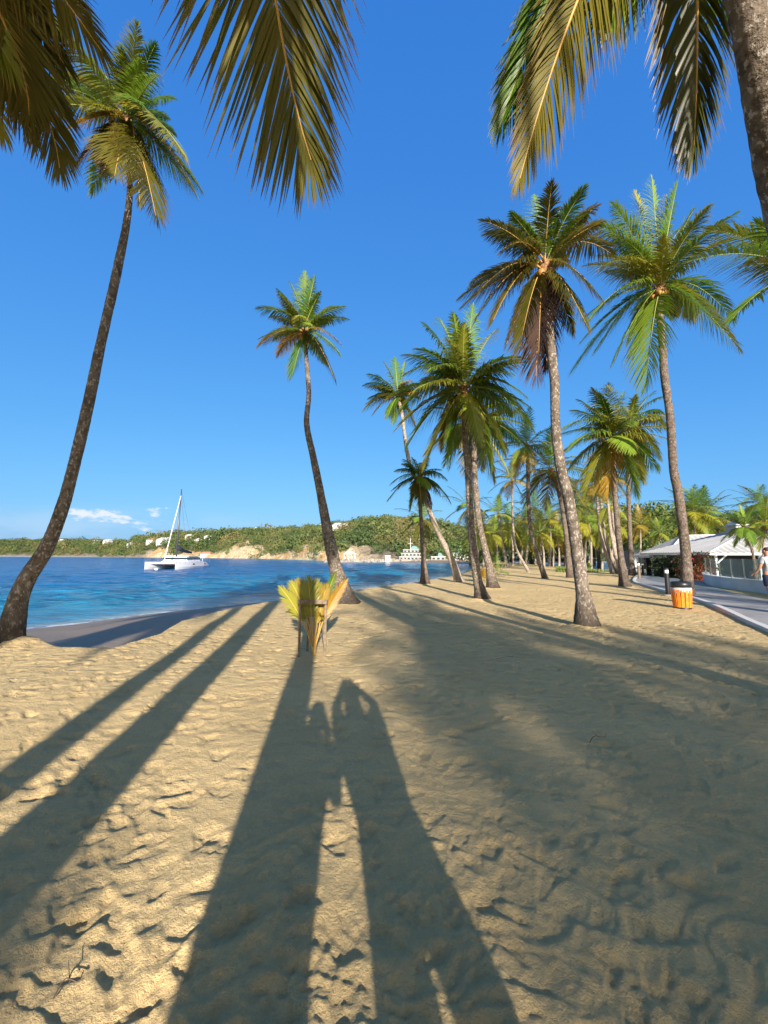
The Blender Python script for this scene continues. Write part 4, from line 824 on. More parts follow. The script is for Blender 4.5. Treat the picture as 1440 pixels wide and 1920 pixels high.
def hip_roof(t, c, W_, D_, rz, ez, rz_top, ridge, fl, ribs=26, name='roof'):
    """hipped corrugated roof on a rectangle, rotated; local x along front eave, -y is the front"""
    M_ = np.array(Matrix.Rotation(rz, 3, 'Z')); hw, hd, rl = W_/2, D_/2, ridge/2
    cr = {'fl': (-hw, -hd, 0), 'fr': (hw, -hd, 0), 'br': (hw, hd, 0), 'bl': (-hw, hd, 0), 'rl': (-rl, 0, rz_top-ez), 'rr': (rl, 0, rz_top-ez)}
    V = []; F = []
    def quad(a, b, c_, d, n):
        a, b, c_, d = [np.array(cr[k], float) for k in (a, b, c_, d)]; nrm = np.cross(b-a, d-a if np.linalg.norm(d-a) > 0 else c_-a); nrm /= np.linalg.norm(nrm)
        e = (b-a)/np.linalg.norm(b-a); L = np.linalg.norm(b-a)
        # ribs run straight down the slope: strips of constant position along the eave
        la, lb = float((d-a)@e), float((c_-a)@e); nn = int(L/.22/2)*2; H = np.array(c_)-(a+e*lb)
        for i in range(nn+1):
            s = L*i/nn; f = s/la if s < la and la > 0 else ((L-s)/(L-lb) if s > lb and L-lb > 1e-6 else 1.0); f = min(max(f, 0), 1)
            up = nrm*(.075 if i % 2 else 0); V.append(a+e*s+up); V.append(a+e*s+H*f+up)
        k = len(V)-2*(nn+1)
        for i in range(nn): F.append((k+2*i, k+2*i+2, k+2*i+3, k+2*i+1))
    quad('fl', 'fr', 'rr', 'rl', 0); quad('fr', 'br', 'rr', 'rr', 0); quad('br', 'bl', 'rl', 'rr', 0); quad('bl', 'fl', 'rl', 'rl', 0)
    V = np.array(V) @ M_.T+np.array((0, 0, ez)); link(name, mesh(name, V, F, ROOF, smooth=False), t)
    b = MB()
    for (x0, y0, x1, y1) in ((-hw, -hd, hw, -hd), (hw, -hd, hw, hd), (hw, hd, -hw, hd), (-hw, hd, -hw, -hd)):
        b.box(((x0+x1)/2, (y0+y1)/2, ez-.08), (abs(x1-x0)+.06 or .06, abs(y1-y0)+.06 or .06, .16))
    for k1, k2 in (('fl', 'rl'), ('fr', 'rr'), ('rl', 'rr')):
        b.tube([np.array(cr[k1])+(0, 0, ez+.03), np.array(cr[k2])+(0, 0, ez+.05)], .06, 5)
    b.build('fascia', WP, t, rz=rz)
    n = 6
    for i in range(n+1):
        for y in (-hd+.7, hd-.7):
            x = (-hw+.7)+(2*hw-1.4)*i/n; p = M_ @ np.array((x, y, 0)); q = MB(); q.box((p[0], p[1], (fl+ez)/2), (.13, .13, ez-fl), rz=rz); q.box(tuple(M_ @ np.array((x+.35, y, ez-.45))), (.08, .08, .95), rz=rz, ry=R(45)); q.build('post', WP, t)
    q = MB(); q.box((0, 0, fl-.1), (W_-.6, D_-.6, .2), rz=rz); q.build('floor', mat('terrace_floor', (.30, .26, .22), .8), t)
def pavilion(corner, W_, D_, rz, ez, top, ridge, fl, label, inner):
    M_ = np.array(Matrix.Rotation(rz, 3, 'Z')); c = np.array(corner)+(M_ @ np.array((W_/2, D_/2, 0))); c[2] = 0
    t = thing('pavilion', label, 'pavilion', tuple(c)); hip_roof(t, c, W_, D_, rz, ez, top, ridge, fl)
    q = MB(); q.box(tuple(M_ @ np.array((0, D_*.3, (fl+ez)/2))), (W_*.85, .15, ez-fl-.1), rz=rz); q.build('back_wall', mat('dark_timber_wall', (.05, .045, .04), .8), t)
    q = MB(); q.box(tuple(M_ @ np.array((W_*.1, D_*.1, fl+.55))), (W_*.45, .7, 1.1), rz=rz); q.build('bar_counter', mat('bar_front', (.30, .22, .15), .7), t)
    return t, c, M_
cA = at(1247, 1043, 36); cB = at(1330, 1036.5, 27)
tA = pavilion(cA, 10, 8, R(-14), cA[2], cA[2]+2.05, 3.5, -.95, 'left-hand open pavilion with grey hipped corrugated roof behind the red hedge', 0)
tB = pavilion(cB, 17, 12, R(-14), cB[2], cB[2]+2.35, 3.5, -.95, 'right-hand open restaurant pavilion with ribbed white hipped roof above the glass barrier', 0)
def lantern():
    t, c, M_ = tB; p = M_ @ np.array((-3.6, -.3, 0)); q = MB(); z = cB[2]+1.75; q.box((p[0], p[1], z), (.9, 1.3, .9), rz=R(-14)); V = [(-.6, -.8, 0), (.6, -.8, 0), (.6, .8, 0), (-.6, .8, 0), (0, -.8, .4), (0, .8, .4)]
    V = np.array(V) @ M_.T+p+np.array((0, 0, z+.452)); q.add(V, [(0, 1, 4), (1, 2, 5, 4), (2, 3, 5), (3, 0, 4, 5), (3, 2, 1, 0)]); q.build('roof_vent', RGR, t)
lantern()
TBL = mat('table_wood', (.30, .20, .12), .6)
def table_set(x, y, z, label, n=1):
    t = thing('dining_table', label, 'table', (x, y, z), R(10), 'tables on the restaurant terrace')
    q = MB(); V, F = lathe([(.42, .72), (.45, .73), (.45, .76), (.42, .765)], 18); q.add(V, F); q.build('table_top', WP, t)
    q = MB(); V, F = lathe([(.22, 0), (.2, .03), (.04, .05), (.035, .72)], 12); q.add(V, F); q.build('pedestal', BLK, t)
def chair(x, y, z, rz, label):
    t = thing('dining_chair', label, 'chair', (x, y, z), rz, 'chairs on the restaurant terrace')
    q = MB(); q.box((0, 0, .45), (.44, .44, .05)); q.build('seat', TBL, t); q = MB(); q.box((0, .20, .72), (.42, .04, .40), rx=R(-8)); q.build('backrest', TBL, t)
    for a in (-1, 1):
        for b in (-1, 1): q = MB(); q.box((a*.19, b*.19, .21), (.04, .04, .43)); q.build('leg', TBL, t)
for i, (dx, dy) in enumerate(((2.0, -1.2), (4.6, -.9), (7.2, -.5))):
    x, y = cB[0]+dx, cB[1]+dy; table_set(x, y, -.9, ('leftmost', 'middle', 'rightmost')[i]+' small round white-topped table behind the glass barrier')
    for s in (-1, 1): chair(x+s*.75, y+.1, -.9, s*R(90)*-1, ('wooden chair on the %s side of the %s terrace table' % ('left' if s < 0 else 'right', ('leftmost', 'middle', 'rightmost')[i])))
def low_house():
    p = at(1240, 1030, 62); t = thing('house', 'green-roofed house half hidden in the trees left of the pavilions', 'house', (p[0], p[1], -.3))
    b = MB(); b.box((0, 3, 1.4), (9, 6, 3.2)); b.build('wall', noisy('pale_wall', (.45, .47, .46), (.35, .37, .36), 1), t)
    V = [(-5, -1, 3.0), (5, -1, 3.0), (5, 7, 3.0), (-5, 7, 3.0), (-3.4, 3, 4.6), (3.4, 3, 4.6)]; b = MB(); b.add(V, [(0, 1, 5, 4), (1, 2, 5), (2, 3, 4, 5), (3, 0, 4), (3, 2, 1, 0)]); b.build('roof', RGN, t)
    for i in range(3): b = MB(); b.box((-3+i*3, -.05, 1.3), (1.6, .12, 1.7)); b.build('window', GLS, t)
low_house()
# ------------------------------------------------------------------ hedges, trees
def leaf_blob_mat(name, a, b, c=None):
    m = mat(name, a, .6, .3); g = G(m); col = g.mix(g.ramp(g.attr('tone'), .2, .8), a, b)
    if c: col = g.mix(g.ramp(g.attr('tone'), .86, .93), col, c)
    g.set(Base_Color=col); tr_ = g.N.new('ShaderNodeBsdfTranslucent'); g.L.new(col, tr_.inputs[0]); ms_ = g.N.new('ShaderNodeMixShader'); ms_.inputs[0].default_value = .2
    g.L.new(g.b.outputs[0], ms_.inputs[1]); g.L.new(tr_.outputs[0], ms_.inputs[2]); g.L.new(ms_.outputs[0], g.out.inputs[0]); return m
LF1 = leaf_blob_mat('broadleaf', (.06, .10, .02), (.15, .20, .04)); LF2 = leaf_blob_mat('bougainvillea', (.05, .09, .02), (.35, .03, .04)); LF3 = leaf_blob_mat('dark_hedge', (.025, .04, .015), (.07, .09, .025), (.3, .03, .04))
def foliage(rs, spheres, leaf, dens, mt, name, parent):
    Vs = []; tn = []
    for (x, y, z, r_) in spheres:
        n = int(dens*2.2*r_*r_/leaf/leaf); V = clump(rs, n, r_, leaf, .85, .45)+np.array((x, y, z)); Vs.append(V); tn.append(np.repeat(np.clip(rs.random()*.5+rs.random(n)*.55, 0, 1), 4))
    V = np.concatenate(Vs); return link(name, mesh(name, V, np.arange(len(V)).reshape(-1, 4), mt, smooth=False, attrs={'tone': np.concatenate(tn)}), parent)
def hedge(px0, px1, pybase, depth, h, mt, label, seed):
    rs = np.random.default_rng(seed); a = at(px0, pybase, depth); b = at(px1, pybase, depth); t = thing('hedge', label, 'hedge', (a[0], a[1], gz(a[0], a[1]))); n = int((b[0]-a[0])/.45)+1
    sp_ = [((b[0]-a[0])*i/n+rs.uniform(-.1, .1), rs.uniform(-.3, .3), h*.3+rs.uniform(0, h*.45), h*rs.uniform(.32, .5)) for i in range(n+1) for _ in range(2)]
    foliage(rs, sp_, .055, 1.6, mt, 'foliage', t); q = MB()
    for i in range(n): x = (b[0]-a[0])*(i+.5)/n; q.tube([(x, 0, -.1), (x+.1, 0, h*.6)], [.04, .02], 5)
    q.build('stem', TKD, t)
hedge(1238, 1282, 1077, 26, 1.35, LF3, 'dark clipped hedge with red flecks left of the bin palm', 401)
hedge(1292, 1320, 1080, 24, 1.75, LF2, 'red-flowering bougainvillea hedge right of the bin palm', 402)
def broad_tree(px, pytop, rpx, depth, label, seed):
    rs = np.random.default_rng(seed); top = at(px, pytop, depth); s = depth/FP; r_ = rpx*s; x, y = top[0], depth; h = top[2]; gzv = min(0, gz(x, y))
    t = thing('broadleaf_tree', label, 'tree', (x, y, gzv), 0, 'broadleaf trees behind the grove'); q = MB(); cz = h-gzv-r_*.85; sps = []
    limbs = []
    for i in range(15):
        a = i*2.4; d = r_*rs.uniform(.35, .95); z = cz+rs.uniform(-.75, .45)*r_; c = (math.cos(a)*d, math.sin(a)*d*.8, z); sps.append((*c, r_*rs.uniform(.30, .48))); limbs.append(c)
    sps.append((0, 0, cz+r_*.35, r_*.5))
    q.tube(spline([(0, 0, -.3), (.1, 0, cz*.4), (-.1, 0, cz*.75), (0, 0, cz)], 8), np.linspace(.32, .14, 8), 8); q.build('trunk', TKD, t, smooth=True)
    for c in limbs[::3]: q = MB(); q.tube(spline([(0, 0, cz*.6), (c[0]*.5, c[1]*.5, (cz*.7+c[2])/2), c], 6), np.linspace(.12, .04, 6), 6); q.build('branch', TKD, t, smooth=True)
    foliage(rs, sps, r_*.075, 1.3, LF1, 'crown', t)
bl = [(1116, 958, 30, 64, 'first broadleaf tree from the left, low against the sky behind the thin-trunk clump'), (1150, 955, 34, 70, 'second broadleaf tree from the left, behind the shaggy palm trunk'), (1200, 944, 34, 62, 'third broadleaf tree from the left, tallest, between the path palms'), (1240, 948, 32, 66, 'fourth broadleaf tree from the left, just left of the bin palm trunk'),
      (1268, 950, 28, 72, 'broadleaf tree directly behind the bin palm trunk'), (1290, 962, 26, 76, 'broadleaf tree in the gap between bin palm and twin palms'), (1345, 962, 30, 62, 'broadleaf tree right of the twin bright palms'), (1378, 966, 26, 70, 'dark broadleaf tree above the join of the two roofs'), (1408, 962, 30, 66, 'broadleaf tree below the windswept skyline palm'), (1442, 958, 34, 74, 'broadleaf tree at the right edge of the view'),
      (1225, 990, 26, 48, 'lower broadleaf tree over the green-roofed house'), (1490, 955, 36, 66, 'broadleaf tree just beyond the right edge'), (1262, 1000, 22, 50, 'low leafy tree left of the grey roof peak'), (1080, 985, 26, 72, 'broadleaf tree deep behind the bright yellow palm'), (1000, 1000, 24, 76, 'dark round tree at the far end of the grove, left'), (1045, 992, 26, 78, 'dark round tree at the far end of the grove, behind the bronze palm'), (960, 1008, 22, 80, 'low round tree at the far end of the beach'), (1370, 985, 24, 58, 'leafy tree whose top just clears the pavilion roofs'),(1180, 985, 26, 60, 'low broadleaf tree left of the tallest one')]
ords = ['1st', '2nd', '3rd', '4th', '5th', '6th', '7th', '8th', '9th', '10th', '11th', '12th', '13th', '14th', '15th', '16th']
for i in range(16):
    px = 880+i*38; bl.append((px, (1003 if px < 1000 else 985 if px < 1100 else 957)+7*math.sin(i*2.7), 30+5*math.sin(i*1.9), 86 if px < 1100 else 82, ords[i]+' tree from the left in the rearmost leafy tree line'))
for i, (px, py, rp, dp, lb) in enumerate(bl):
    if px > 1100 and i < 13: py -= 8; rp *= 1.2
    broad_tree(px, py, rp, dp, lb, 500+i)
# grass verge past the grove
def verge():
    V = []; rs = np.random.default_rng(5); n = 26000; px = rs.uniform(1040, 1600, n); Y = rs.uniform(33, 60, n); X = (px-720)/725.5*Y; tn = rs.random(n)
    keep = np.ones(n, bool); Z = ground_z(X, Y)
    for x, y, z in zip(X, Y, Z):
        a = rs.uniform(0, 6.28); h = rs.uniform(.10, .26); w = .05; V += [(x-w*math.cos(a), y-w*math.sin(a), z), (x+w*math.cos(a), y+w*math.sin(a), z), (x+.05, y, z+h)]
    m = leaf_blob_mat('grass', (.08, .13, .02), (.2, .25, .05)); o = link('grass', mesh('grass', V, np.arange(len(V)).reshape(-1, 3), m, smooth=False, attrs={'tone': np.repeat(tn, 3)})); tag(o, 'short sunlit grass on the far side of the grove', 'grass', kind='stuff')
verge()
# ------------------------------------------------------------------ far shore buildings
def gazebo():
    p = at(656, 1053, 122); s = 122/725.5; t = thing('gazebo', 'open beach gazebo with white hipped roof on the breakwater', 'gazebo', (p[0], p[1], -.6)); 
    q = MB(); w = 12*s; V = [(-w, -w*.7, 2.3), (w, -w*.7, 2.3), (w, w*.7, 2.3), (-w, w*.7, 2.3), (-w*.3, 0, 3.3), (w*.3, 0, 3.3)]; q.add(V, [(0, 1, 5, 4), (1, 2, 5), (2, 3, 4, 5), (3, 0, 4), (3, 2, 1, 0)]); q.build('roof', WH, t)
    for x in (-1, -.35, .35, 1):
        for y in (-1, 1): q = MB(); q.box((x*w*.82, y*w*.5, 1.0), (.16, .16, 2.6)); q.build('post', WP, t)
    q = MB(); q.box((0, 0, .2), (w*1.7, w*1.1, .4)); q.build('floor', WD, t)
gazebo()
def breakwater():
    rs = np.random.default_rng(8); a = at(612, 1054, 118); b = at(800, 1056, 118); q = MB(); n = 150
    for i in range(n):
        f = i/n; c = a+(b-a)*f; r_ = rs.uniform(.5, 1.0); V = rs.normal(size=(8, 3)); base = np.array([(x, y, z) for z in (-1, 1) for x, y in ((-1, -1), (1, -1), (1, 1), (-1, 1))], float)*r_*.55+V*.12
        q.add(base+np.array((c[0], c[1]+rs.uniform(-1.3, 1.3), SEA+.1+rs.uniform(0, .5))), [(0, 3, 2, 1), (4, 5, 6, 7), (0, 1, 5, 4), (1, 2, 6, 5), (2, 3, 7, 6), (3, 0, 4, 7)])
    o = q.build('rock_breakwater', noisy('rock', (.20, .17, .14), (.36, .31, .25), .8, .9, .8, .1)); tag(o, 'low breakwater of grey boulders running past the gazebo', 'breakwater')
breakwater()
WB = noisy('resort_wall', (.36, .36, .34), (.28, .28, .27), 2, .7, .05)
def hotel(px, py, depth, w, tiers, label, roof, seed, flag=False, cat='building'):
    p = at(px, py, depth); s = depth/725.5; W_ = w*s; t = thing('beach_building', label, cat, (p[0], p[1], -.6), 0, 'white resort buildings on the far shore'); 
    for k in range(tiers):
        f = k/tiers; x0 = -W_/2+W_*.30*f; ww = W_*(1-.3*f*1.6); z = .6+k*1.15+.0; q = MB(); q.box((x0+ww/2, k*1.4+2, z+.35), (ww, 4, .75 if k else 1.2)); q.build('wall', WB, t)
        nb = int(ww/1.1)
        for i in range(nb): q = MB(); q.box((x0+ww*(i+.5)/nb, k*1.4-.05, z+.30), (ww/nb*.55, .12, .42)); q.build('window', GLS, t)
        q = MB(); q.box((x0+ww/2, k*1.4-.15, z+.8), (ww+.4, .5, .10)); q.build('balcony', WP, t)
    z = .6+tiers*1.15; ww = W_*.42; x = W_*.22; q = MB(); V = [(-ww/2, 0, 0), (ww/2, 0, 0), (ww/2, 5, 0), (-ww/2, 5, 0), (-ww*.2, 2.5, 1.1), (ww*.2, 2.5, 1.1)]; q.add(np.array(V)+np.array((x, tiers*1.2, z-.2)), [(0, 1, 5, 4), (1, 2, 5), (2, 3, 4, 5), (3, 0, 4), (3, 2, 1, 0)]); q.build('roof', roof, t)
    if flag: q = MB(); q.tube([(0, .5, z-.5), (0, .5, z+3.2)], .07, 6); q.tube([(-.8, .5, z+1.6), (.8, .5, z+1.6)], .05, 6); q.build('mast', WP, t)
hotel(770, 1054, 122, 42, 3, 'tiered white beach building with a signal mast, left of the upright shore palm', RGN, 1, True)
hotel(822, 1054, 120, 26, 1, 'long white beach building between the two shore palm trunks', RGN, 2)
hotel(862, 1054, 112, 30, 2, 'grey-green roofed beach building right of the leaning palm foot', RGN, 3)
hotel(960, 1054, 95, 34, 2, 'pale low building seen between grove trunks, nearest the beach end', RGN, 4)
hotel(1045, 1056, 85, 36, 2, 'pale low building behind the stout speckled trunk', WH, 5)
hotel(1100, 1058, 78, 30, 1, 'low green-roofed bungalow behind the thin-trunk clump', RGN, 6)
q = MB(); p = at(727, 1053, 116); q.box((p[0], p[1], .2), (1.4, 1.2, 1.8)); q.box((p[0], p[1], 1.2), (1.7, 1.5, .2)); o = q.build('beach_hut', WH); tag(o, 'tiny square white hut on the sand left of the tiered building', 'hut')
# ------------------------------------------------------------------ catamaran
def catamaran():
    c = at(333, 1066, 66); c[2] = SEA; rz = R(268); t = thing('catamaran', 'white sailing catamaran with bare mast and dark boom cover anchored in the bay', 'sailing boat', tuple(c), 0)
    hullm = mat('white_gelcoat', (.72, .72, .72), .25, .5); dk = mat('sail_cover', (.02, .022, .03), .8); al = mat('mast_alloy', (.10, .10, .11), .4, .5, .5); tramp = mat('trampoline_net', (.25, .25, .26), .8)
    piv = t; L, B = 9.8, 4.9; M_ = np.array(Matrix.Rotation(rz, 3, 'Z'))
    def lk(q, name, m, sm=False):
        V = np.concatenate(q.V) @ M_.T; return link(name, mesh(name, V, q.F, m, q.M, sm), t)
    # local: +x = bow
    for s in (-1, 1):
        q = MB(); V = []; st = np.linspace(-L/2, L/2, 15); F = []
        for x in st:
            f = (x+L/2)/L; hw = .62*(1-max(0, (f-.45)/.55)**2.2)*(.75+.25*min(1, f*5))+.03; top = 1.0+.18*f; 
            if f < .12: top = .35+f*5.4
            for (y, z) in ((0, -.35+.25*max(0, f-.8)*2), (hw*.75, -.05), (hw, .35), (hw*1.0, top), (-hw*1.0, top), (-hw, .35), (-hw*.75, -.05)): V.append((x, y+s*B/2, z))
        for i in range(14):
            for j in range(7): k = (j+1) % 7; F.append((i*7+j, (i+1)*7+j, (i+1)*7+k, i*7+k))
        F.append(tuple(range(7))); F.append(tuple(14*7+j for j in range(7))[::-1]); q.add(V, F); lk(q, 'hull', hullm)
        q = MB()
        for ss in (-1, 1): q.box((-1.2, s*B/2+ss*.625, .72), (4.2, .03, .22))
        lk(q, 'hull_window', GLS)
    q = MB(); q.box((-1.6, 0, .95), (6.2, B-.9, .5)); q.box((3.9, 0, .95), (.25, B, .22)); lk(q, 'bridge_deck', hullm)
    q = MB(); q.box((2.6, 0, 1.02), (2.4, B-1.2, .04)); lk(q, 'trampoline', tramp)
    q = MB(); q.box((-1.2, 0, 1.55), (4.3, 4.3, .9), taper=.86); lk(q, 'cabin', hullm)
    q = MB(); q.box((-1.2, 0, 1.66), (4.23, 4.23, .34), taper=.97); lk(q, 'cabin_window', GLS)
    q = MB(); q.box((-2.2, 0, 2.12), (5.4, 4.2, .12)); [q.tube([(-4.7, y, 1.1), (-4.7, y, 2.1)], .05, 6) for y in (-1.8, 1.8)]; lk(q, 'hard_top', hullm)
    q = MB(); q.tube([(.6, 0, 1.9), (.5, 0, 7), (.2, 0, 13.6)], [.13, .12, .07], 8); lk(q, 'mast', al, True)
    q = MB(); q.tube([(.5, -1.1, 6.4), (.5, 1.1, 6.4)], .035, 5); lk(q, 'spreader', al)
    q = MB(); q.tube([(.45, 0, 3.6), (-.6, 0, 3.2), (-2.2, 0, 2.85), (-4.2, 0, 2.65)], [.42, .36, .26, .16], 8); lk(q, 'boom_cover', dk, True)
    q = MB(); q.tube([(4.0, 0, 1.1), (.25, 0, 12.4)], .085, 6); lk(q, 'forestay', mat('furled_sail', (.62, .62, .60), .7), True)
    q = MB()
    q.tube([(-.8, B/2, 1.2), (.5, 1.1, 6.4), (.22, 0, 12.8)], .02, 4); q.tube([(-.8, -B/2, 1.2), (.5, -1.1, 6.4), (.22, 0, 12.8)], .02, 4); q.tube([(-5.2, 0, 2.1), (.2, 0, 13.4)], .015, 4); q.tube([(5.0, 2.9, 1.2), (.3, 0, 9.5)], .02, 4); lk(q, 'rigging', al)
    q = MB()
    for s in (-1, 1):
        q.tube([(-5, s*B/2+s*.5, 1.75), (0, s*B/2+s*.5, 1.75), (5, s*B/2+s*.1, 1.8)], .018, 4)
        for x in (-5, -3, -1, 1, 3, 5): q.tube([(x, s*B/2+s*(.5 if x < 4 else .1), 1.0), (x, s*B/2+s*(.5 if x < 4 else .1), 1.78)], .018, 4)
    lk(q, 'guard_rail', STL)
catamaran()
p = at(293, 1067, 60); q = MB(); V, F = lathe([(.02, -.25), (.22, -.15), (.28, 0), (.22, .18), (.03, .26)], 14, (0, 0, 0)); q.add(V, F); o = q.build('mooring_buoy', mat('buoy_white', (.75, .74, .72), .5), loc=(p[0], p[1], SEA), smooth=True); tag(o, 'small white mooring buoy floating by the catamaran bows', 'buoy')
# ------------------------------------------------------------------ people
SKN = noisy('skin', (.42, .22, .14), (.36, .18, .11), 5, .55, .05)
def skinned(name, joints, edges, parent, mt, root=0, sub=2):
    me = bpy.data.meshes.new(name); me.from_pydata([j[:3] for j in joints], edges, []); me.materials.append(mt); o = link(name, me, parent)
    m = o.modifiers.new('skin', 'SKIN'); sv = me.skin_vertices[0].data
    for i, j in enumerate(joints): sv[i].radius = (j[3], j[4] if len(j) > 4 else j[3]); sv[i].use_root = (i == root)
    m.use_smooth_shade = True; s_ = o.modifiers.new('sub', 'SUBSURF'); s_.levels = sub; s_.render_levels = sub
    return o
def person(loc, rz, label, H, shirt, shorts, hair, arms, legs=.10, hat=None, slim=1.0, long_hair=False, step=0.0, tilt=0):
    """faces local +y; arms: per side (elbow, wrist, hand) offsets in fractions of H"""
    t = thing('person', label, 'person', loc, rz); t.rotation_euler[1] = tilt; k = H/1.75; J = []; E = []
    def j(x, y, z, a, b=None): J.append((x*k, y*k, z*k, a*k*slim, (b or a)*k*slim)); return len(J)-1
    pel = j(0, 0, .95, .145, .105); wa = j(0, 0, 1.10, .125, .095); ch = j(0, .0, 1.30, .155, .105); nk = j(0, -.01, 1.47, .058); hd = j(0, .01, 1.56, .068, .078); hd2 = j(0, .01, 1.65, .078, .092); hd3 = j(0, .0, 1.72, .048, .055)
    E += [(pel, wa), (wa, ch), (ch, nk), (nk, hd), (hd, hd2), (hd2, hd3)]
    for s in (-1, 1):
        hp_ = j(s*legs, 0, .86, .085); kn = j(s*(legs+.01), .02+step*s*.12, .48, .056); an = j(s*(legs+.015), -.02+step*s*.22, .09, .038); to = j(s*(legs+.03), .11+step*s*.22, .03, .034, .028); to2 = j(s*(legs+.035), .17+step*s*.22, .022, .026, .018); E += [(pel, hp_), (hp_, kn), (kn, an), (an, to), (to, to2)]
        sh = j(s*.17, 0, 1.41, .058); e, w, h = arms[0 if s < 0 else 1]; el = j(s*e[0], e[1], e[2], .042); wr = j(s*w[0], w[1], w[2], .028); pm = j(s*h[0], h[1], h[2], .032, .02); E += [(ch, sh), (sh, el), (el, wr), (wr, pm)]
        d = np.array(h)-np.array(w); d = d/np.linalg.norm(d); side = np.cross(d, (0, 1, 0)); side = side/(np.linalg.norm(side)+1e-6) if np.linalg.norm(side) > .2 else np.array((1., 0, 0)); cu = np.array((0, .6, 0)) if abs(d[1]) < .8 else np.array((0, 0, -.5))
        for q, (o_, l_) in enumerate(((-.026, .065), (-.009, .075), (.009, .07), (.026, .055))):
            b = np.array(h)+side*o_+d*.02; m1 = b+d*l_*.5; m2 = m1+(d+cu)*l_*.4; a1 = j(s*b[0], b[1], b[2], .0095); a2 = j(s*m1[0], m1[1], m1[2], .009); a3 = j(s*m2[0], m2[1], m2[2], .007); E += [(pm, a1), (a1, a2), (a2, a3)]
        b = np.array(w)+d*.03+side*-.035; m1 = b+d*.03+side*-.015+cu*.02; a1 = j(s*b[0], b[1], b[2], .011); a2 = j(s*m1[0], m1[1], m1[2], .009); E += [(pm, a1), (a1, a2)]
    skinned('body', J, E, t, SKN)
    # face
    q = MB(); q.add(*lathe([(.004, -.02), (.014, -.012), (.012, .01), (.004, .03)], 8, (0, .098*k, 1.615*k))); q.build('nose', SKN, t, smooth=True)
    for s in (-1, 1):
        q = MB(); q.add(*lathe([(.002, -.008), (.010, -.004), (.010, .004), (.002, .008)], 8, (s*.03*k, .086*k, 1.645*k))); q.build('eye', BLK, t, smooth=True)
        q = MB(); q.box((s*.083*k, 0, 1.635*k), (.02, .035, .06)); q.build('ear', SKN, t, bevel=.008)
    q = MB(); q.box((0, .094*k, 1.575*k), (.045, .012, .010)); q.build('mouth', mat('lips', (.35, .12, .10), .5), t, bevel=.003)
    hr = [(0, -.025*k, 1.62*k, .088*k, .088*k), (0, -.022*k, 1.70*k, .084*k, .094*k), (0, -.01*k, 1.755*k, .055*k, .06*k)]
    if long_hair: hr = [(0, -.09*k, 1.38*k, .075*k, .03*k), (0, -.07*k, 1.50*k, .085*k, .05*k)]+hr
    skinned('hair', hr, [(i, i+1) for i in range(len(hr)-1)], t, mat('hair', hair, .7), 0)
    sm = noisy('shirt_cloth', shirt, tuple(x*.8 for x in shirt), 8, .9, .3, .01); pm_ = noisy('shorts_cloth', shorts, tuple(x*.8 for x in shorts), 8, .9, .3, .01)
    S = [(0, 0, .93, .165, .125), (0, 0, 1.12, .145, .115), (0, 0, 1.32, .172, .122), (0, 0, 1.455, .085, .075)]; SE = [(0, 1), (1, 2), (2, 3)]
    for s in (-1, 1):
        e = arms[0 if s < 0 else 1][0]; m_ = (np.array((.17, 0, 1.41))*.35+np.array(e)*.65); S.append((s*.175, 0, 1.41, .074, .074)); S.append((s*m_[0], m_[1], m_[2], .066, .066)); n = len(S); SE += [(2, n-2), (n-2, n-1)]
    skinned('shirt', [(a*k, b*k, c*k, r1*k*slim, r2*k*slim) for a, b, c, r1, r2 in S], SE, t, sm, 1)
    S = [(0, 0, .985, .158, .12), (0, 0, .93, .16, .125)]; SE = [(0, 1)]
    for s in (-1, 1): S += [(s*legs, 0, .84, .10, .10), (s*(legs+.01), .01+step*s*.07, .56, .094, .094)]; n = len(S); SE += [(1, n-2), (n-2, n-1)]
    skinned('shorts', [(a*k, b*k, c*k, r1*k*slim, r2*k*slim) for a, b, c, r1, r2 in S], SE, t, pm_, 0)
    for s in (-1, 1):
        skinned('shoe', [(s*(legs+.015)*k, (-.05+step*s*.22)*k, .04*k, .045*k, .04*k), (s*(legs+.03)*k, (.08+step*s*.22)*k, .035*k, .05*k, .034*k), (s*(legs+.035)*k, (.19+step*s*.22)*k, .03*k, .036*k, .024*k)], [(0, 1), (1, 2)], t, mat('shoe', (.6, .6, .6), .7), 0)
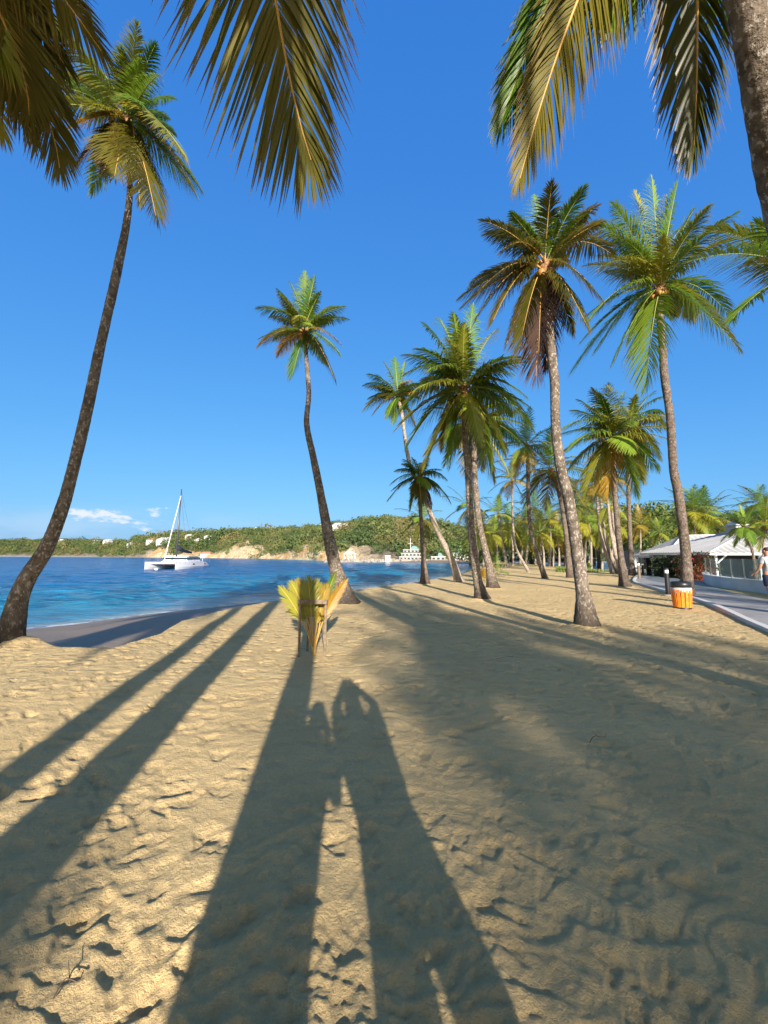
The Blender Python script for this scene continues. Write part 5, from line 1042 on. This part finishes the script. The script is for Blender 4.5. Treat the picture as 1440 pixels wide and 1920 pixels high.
    if hat: q = MB(); q.add(*lathe([(.17, 1.71), (.18, 1.715), (.095, 1.73), (.09, 1.80), (.07, 1.83), (.01, 1.835)], 20, (0, 0, 0))); o = q.build('sun_hat', mat('straw', hat, .9), t, smooth=True)
    return t
hang = ((.24, -.02, 1.14), (.25, .06, .90), (.25, .08, .83)); fwd = ((.25, -.02, 1.15), (.24, .20, 1.12), (.23, .27, 1.13))
p = gnd(1448, 1137)
person((p[0], p[1], 0), R(8), 'person in grey t-shirt and dark shorts walking away along the path at the right edge', 1.72, (.30, .33, .34), (.03, .04, .09), (.07, .03, .02), (((.23, .04, 1.14), (.23, .18, .98), (.23, .24, .94)), ((.24, -.08, 1.14), (.25, -.02, .90), (.25, .0, .83))), step=.6)
hold = ((.22, .10, 1.17), (.11, .30, 1.36), (.07, .36, 1.41))
person((-.20, -.74, 0), 0, 'photographer in a light shirt raising both hands, just behind the viewpoint', 1.64, (.5, .5, .5), (.1, .1, .12), (.08, .05, .03), (hold, hold), legs=.075, slim=1.12, tilt=R(11))
person((.60, -.60, 0), 0, 'long-haired companion close beside the photographer, both hands raised to the head', 1.74, (.5, .4, .3), (.2, .2, .25), (.1, .06, .03), (((.20, .08, 1.52), (.10, .05, 1.66), (.055, .04, 1.73)),)*2, legs=.12, slim=1.22, long_hair=True, tilt=R(-6.5))
# ------------------------------------------------------------------ twigs on the sand
TW = mat('twig', (.12, .08, .05), .9)
for i, (px, py, L_, a, lb) in enumerate(((1125, 1393, .26, .5, 'curved dry twig on the shaded sand, right of centre'), (960, 1238, .45, .1, 'thin forked twig on the sand below the stout palm'), (130, 1870, .09, .9, 'slender twig in the lower left shade'))):
    p = gnd(px, py); q = MB(); q.tube(spline([(-L_/2, 0, .03), (-.1*L_, .03, .045), (.2*L_, -.01, .04), (L_/2, .03, .03)], 9), np.linspace(.003, .0015, 9), 5); q.tube([(0, .01, .04), (.15*L_, .09, .05)], [.002, .001], 5)
    o = q.build('twig', TW, loc=(p[0], p[1], 0), rz=a); tag(o, lb, 'twig', 'twigs lying on the sand')
